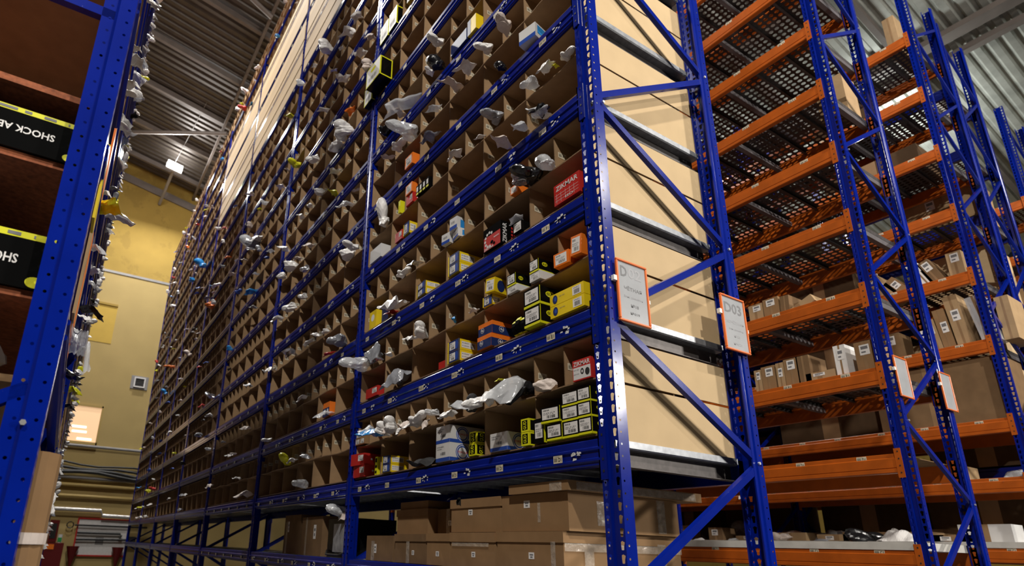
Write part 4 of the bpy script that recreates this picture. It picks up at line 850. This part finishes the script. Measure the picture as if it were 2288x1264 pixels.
for y, w, h, m, t in ((1.19, .06, .2, carton2, 'narrow carton nearest the D03 upright'), (1.07, .115, .215, carton, 'reddish carton with two torn labels'), (.99, .065, .22, carton2, 'slim yellowish carton with a red stain'), (.87, .115, .235, carton, 'brown carton with two labels'), (.78, .10, .235, carton3, 'dark taped carton behind the low ones'),
    (.60, .23, .07, carton2, 'low long carton with windows'), (.50, .085, .25, paper, 'tall white printed carton'), (.31, .125, .235, carton, 'brown shiny carton next to the end upright')):
    ob(3.28, y, z, w, h, .28, m, t+' on the third orange level', t[0] != 'd')
ob(3.80, .30, OL[6]+.002, .24, .42, .25, carton2, 'pale carton with white labels high behind the end frame', True)
z = QL[3]+.002; gq = 'cartons on the second orange rack'
for y, w, h, m, rx, t in ((.66, .085, .36, carton2, -.10, 'slim tan carton leaning left'), (.555, .10, .45, carton, -.08, 'tall brown carton with label leaning left'), (.42, .12, .57, carton2, -.07, 'tallest tan carton with two labels'), (1.02, .19, .30, carton3, 0, 'shiny dark carton deep on the shelf'), (.78, .06, .36, paper, -.08, 'white wrapped roll leaning beside the tan carton')):
    ob(5.86, y, z, w, h, .3, m, t+' on the second orange rack', True, rx, group=gq)
ob(5.84, .21, z, .13, .50, .25, bagc, 'clear wrapped sheet leaning on the tallest carton, second orange rack', False, -.12, group=gq); ob(5.98, .10, z, .11, .46, .4, carton2, 'cream panel leaning past the rack end, second orange rack', False, group=gq)
z = QL[4]+.002
for y, w, h, m, rx, t in ((.93, .13, .36, carton2, -.55, 'white striped carton tipped over'), (.82, .12, .26, carton, -.6, 'brown carton with a hand hole tipped over'), (.60, .10, .34, paper, -.4, 'white taped carton leaning'), (.50, .12, .32, carton3, -.38, 'brown carton with labels leaning'), (.33, .13, .28, carton2, 0, 'yellowish carton with white label upright')):
    ob(5.86, y, z, w, h, .3, m, t+' on the upper carton level', True, rx, group=gq)
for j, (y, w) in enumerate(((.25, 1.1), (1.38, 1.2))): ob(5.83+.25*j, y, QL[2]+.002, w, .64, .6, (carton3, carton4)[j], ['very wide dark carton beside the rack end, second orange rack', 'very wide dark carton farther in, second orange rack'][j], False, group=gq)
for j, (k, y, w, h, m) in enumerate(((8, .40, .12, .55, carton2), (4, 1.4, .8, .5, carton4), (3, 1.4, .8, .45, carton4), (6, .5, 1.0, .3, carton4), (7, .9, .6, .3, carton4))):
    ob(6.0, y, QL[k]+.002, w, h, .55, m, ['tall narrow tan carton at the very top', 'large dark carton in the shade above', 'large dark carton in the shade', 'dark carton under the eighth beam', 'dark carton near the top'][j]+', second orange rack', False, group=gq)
for b in range(5):  # cartons added as dark backing for the shade, hiding the far wall
    for k, z in ((0, .2), (1, 1.72), (2, 2.52), (3, 3.42)):
        if k == 2 and b == 0: continue
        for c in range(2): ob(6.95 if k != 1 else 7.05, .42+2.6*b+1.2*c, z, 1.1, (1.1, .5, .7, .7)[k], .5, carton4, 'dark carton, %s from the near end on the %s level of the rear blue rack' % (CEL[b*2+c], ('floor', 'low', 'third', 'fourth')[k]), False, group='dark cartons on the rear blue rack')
for j, (x, y, z, w, h, m) in enumerate(((6.75, .3, 2.52, 1., .55, carton4), (6.75, .4, 3.42, .9, .6, board_m), (6.75, .3, 4.32, .7, .7, board_m), (6.75, .3, 5.42, .7, .5, carton2), (9.2, .45, 3.32, .7, .5, carton), (9.2, .45, 4.12, .6, .5, carton), (9.2, .45, 2.52, .9, .6, carton4), (9.2, .5, 4.92, .5, .3, carton))):
    ob(x, y, z+.002, w, h, .6, m, '%s carton on the %s level of the %s' % (['dark', 'cream tall', 'cream', 'tan', 'brown', 'printed brown', 'dark wide', 'small brown'][j], ['second', 'third', 'fourth', 'fifth', 'third', 'fourth', 'second', 'fifth'][j], 'rear blue rack' if x < 8 else 'farthest rack'), True, group='cartons on the far racks')
# clutter on the low level between the racks
q = random.Random(5)
def low(X, ylist, z, gname, words):
    for j, y in enumerate(ylist):
        kind = q.choice('wcpgkcwkd'); n = ordw(j+1)
        if not seen([(X, y, z)], 0): continue
        if q.random() < .55:
            i = NB_[0]; bag(kind, y, z, q.uniform(1.8, 3.2), X+.12, q.random() < .5, label='%s bundle, %s from the near end, %s' % (BM[kind][1], n, words), name='wrapped_bundle', group=gname)
        else: ob(X+.1, y-.1, z, q.uniform(.2, .42), q.uniform(.10, .26), .3, q.choice((carton, carton2, carton2, carton3, white)), '%s carton, %s from the near end, %s' % (q.choice(('brown', 'taped', 'low')), n, words), q.random() < .6, group=gname)
low(5.85, [.35+.27*i for i in range(18)], QL[0]+.002, 'clutter on the low orange level', 'low level of the second orange rack')
low(5.85, [.4+.45*i for i in range(10)], QL[1]+.002, 'clutter on the second orange level', 'second level behind the orange rack')
low(6.74, [.4+.3*i for i in range(16)], 1.662, 'clutter on the rear blue rack', 'low level of the rear blue rack')
ob(5.95, 1.15, QL[0]+.002, .85, .15, .3, carton3, 'long taped dark carton lying on the low orange level', False, group='clutter on the low orange level')
low(9.2, [.5+.4*i for i in range(10)], 1.662, 'clutter on the farthest rack', 'low level of the farthest rack')

# ------------------------------------------------------------------ aisle signs
def sign(label, x, y, z, lines, h=.305, tilt=0., yaw=0.):
    o = thing('aisle_sign', label, 'sign', (x, y, z)); w = .205; o.rotation_euler = (0, tilt, yaw)
    g = G(); put('sheet', g.box(.006, w-.006, -.003, 0, .006, h-.006, sign_w).mesh('sheet'), o)
    g = G(); r = .008
    for a in ((0, w, 0, .011), (0, w, h-.011, h), (0, .011, .011, h-.011), (w-.011, w, .011, h-.011)): g.box(a[0], a[1], -.009, .004, a[2], a[3], sign_o)
    me = g.mesh('sign_frame'); f = put('sign_frame', me, o); bv = f.modifiers.new('bevel', 'BEVEL'); bv.width = .004; bv.segments = 2
    g = G()
    for s, u, v, ww, hh, m in lines:
        tv, tf, tw, th = text(s, 1.0); n = len(g.v); g.v += [(u+a/tw*ww, -.0036, v+b/th*hh) for a, b, c in tv]; i = g.mi(m); g.f += [tuple(n+k for k in t) for t in tf]; g.m += [i]*len(tf)
    if lines: put('lettering', g.mesh('lettering'), o)
    put('clip', G().box(-.02, .004, -.006, .01, h*.62, h*.70, paper).mesh('clip'), o); put('clip', G().box(w-.004, w+.008, -.006, .01, h*.4, h*.46, paper).mesh('clip'), o)
    return o
sign('orange framed D02 sign with worn print on the front upright', .045, -.012, 2.472, [('D', .028, .222, .042, .052, gink), ('02', .078, .222, .085, .052, lgink), ('ЧЁТНАЯ', .045, .158, .115, .022, gink), ('Зона разметки', .04, .118, .125, .014, lgink), ('№18', .082, .078, .05, .016, gink), ('№019', .075, .042, .06, .013, gink)])
sign('orange framed D03 sign on the rear upright of the cardboard rack', .815, -.012, 2.492, [('D03', .028, .208, .145, .058, gink), ('НЕЧЁТНАЯ', .03, .150, .145, .020, lgink), ('Зона разметки', .045, .112, .12, .013, lgink), ('№20', .082, .076, .05, .014, lgink), ('№021', .07, .034, .07, .014, lgink)])
ln = [('D04', .04, .21, .13, .05, lgink)]
sign('orange framed sign turned edgeways on the orange rack front upright', 3.225, .178, 2.655, [], .315, yaw=0)
sign('orange framed sign on the rear upright of the orange rack', 4.0, .178, 2.665, [], .315)
sign('orange framed sign at the right edge on the second orange rack', 5.80, .178, 2.56, [], .315)

# ------------------------------------------------------------------ left rack seen edgeways
LYN = .12
lr = thing('pallet_rack', 'blue rack at the left edge, seen along its face', 'rack', (0, 0, 0))
def lup(y, x, front):
    k = (10.4, .09)
    if k not in UP: UP[k] = upright_mesh(10.4, .09)
    put('upright', UP[k], lr, (x, y+.1 if front else y, 0), (0, 0, math.pi) if front else (0, 0, 0))
for b in range(8): lup(LYN+b*2.6, -2.0, True); lup(LYN+b*2.6, -3.0, False)
brace(lr, (-2.97, LYN+.03, 3.08), (-2.05, LYN+.03, 3.09)); brace(lr, (-2.05, LYN+.03, 1.86), (-2.95, LYN+.03, 1.30))
bolts(lr, -2.045, LYN, [1.765])
for b in range(7):
    for k in range(-1, 15):
        z = (2.12+.597*k) if k >= 0 else 1.43
        if seen(bbpts(-2.05, -1.99, b*2.6+.22, b*2.6+2.7, z-.1, z)): put('beam', bm, lr, (-2.0, LYN+b*2.6+2.6, z), (0, 0, math.pi))
lgm = far_grid
for b in range(7):
    for k in range(0, 14):
        z = 2.12+.597*k+.012
        if not seen(bbpts(-2.2, -1.99, b*2.6+.3, b*2.6+2.7, z, z+.45)) or b == 0 and k < 2: continue
        o = thing('pigeonhole_unit', 'cardboard pigeonhole unit in the left rack, %s from the near end, %s row' % (BAY[b], ORD[k]), 'organizer', (-2.005, LYN+.1+b*2.6+2.5, z), math.pi, 'cardboard pigeonholes in the left rack'); put('cell_grid', lgm, o)
# contents of the open near end: fibreboard shelves, black boxes with yellow top edges
for j, (z, t) in enumerate(((2.80, 'uppermost'), (2.557, 'middle'), (2.142, 'lowest'))): tag(put('fibreboard_shelf', G().box(-2.98, -2.05, .2, 2.6, -.022, 0, rust).mesh('fibreboard_shelf'), None, (0, 0, z)), 'rusty brown fibreboard shelf at the left edge, %s one' % t, 'shelf', 'fibreboard shelves in the left rack')
def shock(label, z, h, x0):
    g = G(); d = .8; g.box(0, d, 0, .6, 0, h, black)
    decor(g, 'n', .6, d, h, [('r', 0, h*.88, d, h, neon), ('x', 'SHOCK ABSORBER', d-.33, h*.40, .25, h*.17, paper, 180), ('bar', d-.5, h*.91, .45, h*.06, gink), ('o', d-.03, h*.12, .022, h*.1, neon)])
    return tag(put('parts_carton', g.mesh('parts_carton'), None, (x0, .19, z)), label, 'box', 'black lettered boxes in the left rack')
shock('black box with upside down white lettering on the middle fibreboard shelf', 2.559, .135, -2.855); shock('black box with upside down white lettering on the lowest fibreboard shelf', 2.144, .165, -2.87)
tag(put('carton', G().box(0, .85, 0, .4, 0, .2, carton4).mesh('carton'), None, (-2.93, .85, 2.802)), 'dark brown carton on the uppermost fibreboard shelf', 'box'); tag(put('carton', G().box(0, .85, 0, .4, 0, .16, carton4).mesh('carton'), None, (-2.93, .8, 2.312)), 'dark brown carton on top of the lower black box', 'box')
bag('c', .4, 1.92, 3.2, -2.35, False, 0, 'large clear bag with lime print under the lowest fibreboard shelf', sq=(1.2, 1, 1.3), group='bags in the left rack'); bag('k', .36, 1.47, 2.6, -2.3, False, 0, 'black film bundle low at the left edge', group='bags in the left rack')
tag(put('plywood_shelf', G().box(-2.98, -2.05, .2, 2.6, -.02, 0, carton).mesh('plywood_shelf'), None, (0, 0, 1.90)), 'brown board shelf under the large clear bag at the left edge', 'shelf')
# tan cardboard bulging past the upright, low on the aisle side
tag(put('cardboard_roll', G().extr([(.05*math.cos(t)*(1+.12*math.sin(9*t)), .09*math.sin(t)) for t in (2*math.pi*i/20 for i in range(20))], 'z', 0, .62, carton).mesh('cardboard_roll'), None, (-1.995, .40, 1.10)), 'tan cardboard roll standing behind the left blue upright', 'roll')
g = G(); g.extr([(.057*math.cos(t), .10*math.sin(t)) for t in (2*math.pi*i/20 for i in range(20))], 'z', 0, .03, bagp, close=False); tag(put('paper_band', g.mesh('paper_band'), None, (-1.995, .40, 1.47)), 'pinkish band around the tan cardboard roll', 'band')
for j, (y, z0, z1, m) in enumerate(((.34, 2.48, 2.76, yellow), (.5, 2.2, 2.7, carton2), (.75, 2.1, 3.1, orcard), (.9, 2.3, 3.4, panel_m))):
    tag(put('flat_sheet', G().box(-.004, .004, 0, .12, 0, z1-z0, m).mesh('flat_sheet'), None, (-1.998-.002*j, y, z0)), ['thin yellow sheet edge behind the left upright', 'thin tan sheet edge behind the yellow one', 'thin orange sheet edge in the left rack', 'thin cream sheet edge in the left rack'][j], 'sheet', 'sheets in the left rack')
q = random.Random(77); lst = []
for i in range(300):
    t = q.random(); y = .55+11.5*t**1.5; z = q.uniform(1.2, 9.5)
    p = project((-1.97, y, z))
    if not p or not (0 < p[1] < 1264 and 0 < p[0] < 420): continue
    lst.append((p[1], y, z, q.choice('wwwwwcccgpwkfwyc')))
lst.sort(); cnt = {}
for _, y, z, kind in lst:
    cnt[kind] = cnt.get(kind, 0)+1
    bag(kind, y, z, q.uniform(.5, 1.0), -1.985+q.uniform(-.015, .01), q.random() < .5, q.uniform(2, 4.2), '%s bag jutting from the left rack, %s from the top among those' % (BM[kind][1], ordw(cnt[kind])), sq=(.75, 1, 1), group='bags in the left rack')
bag('w', 2.0, 3.30, 1.3, -1.93, True, 3.1, 'large white pointed bag jutting from the left rack near the floodlight', sq=(1, 1, 1.5), group='bags in the left rack'); bag('k', 1.6, 2.55, .9, -1.965, False, 3, 'black shiny bag jutting low from the left rack', group='bags in the left rack'); bag('c', .6, 2.05, 1.3, -1.975, True, 3, 'clear bag with blue seam behind the left upright', sq=(.5, 1, 3), group='bags in the left rack')
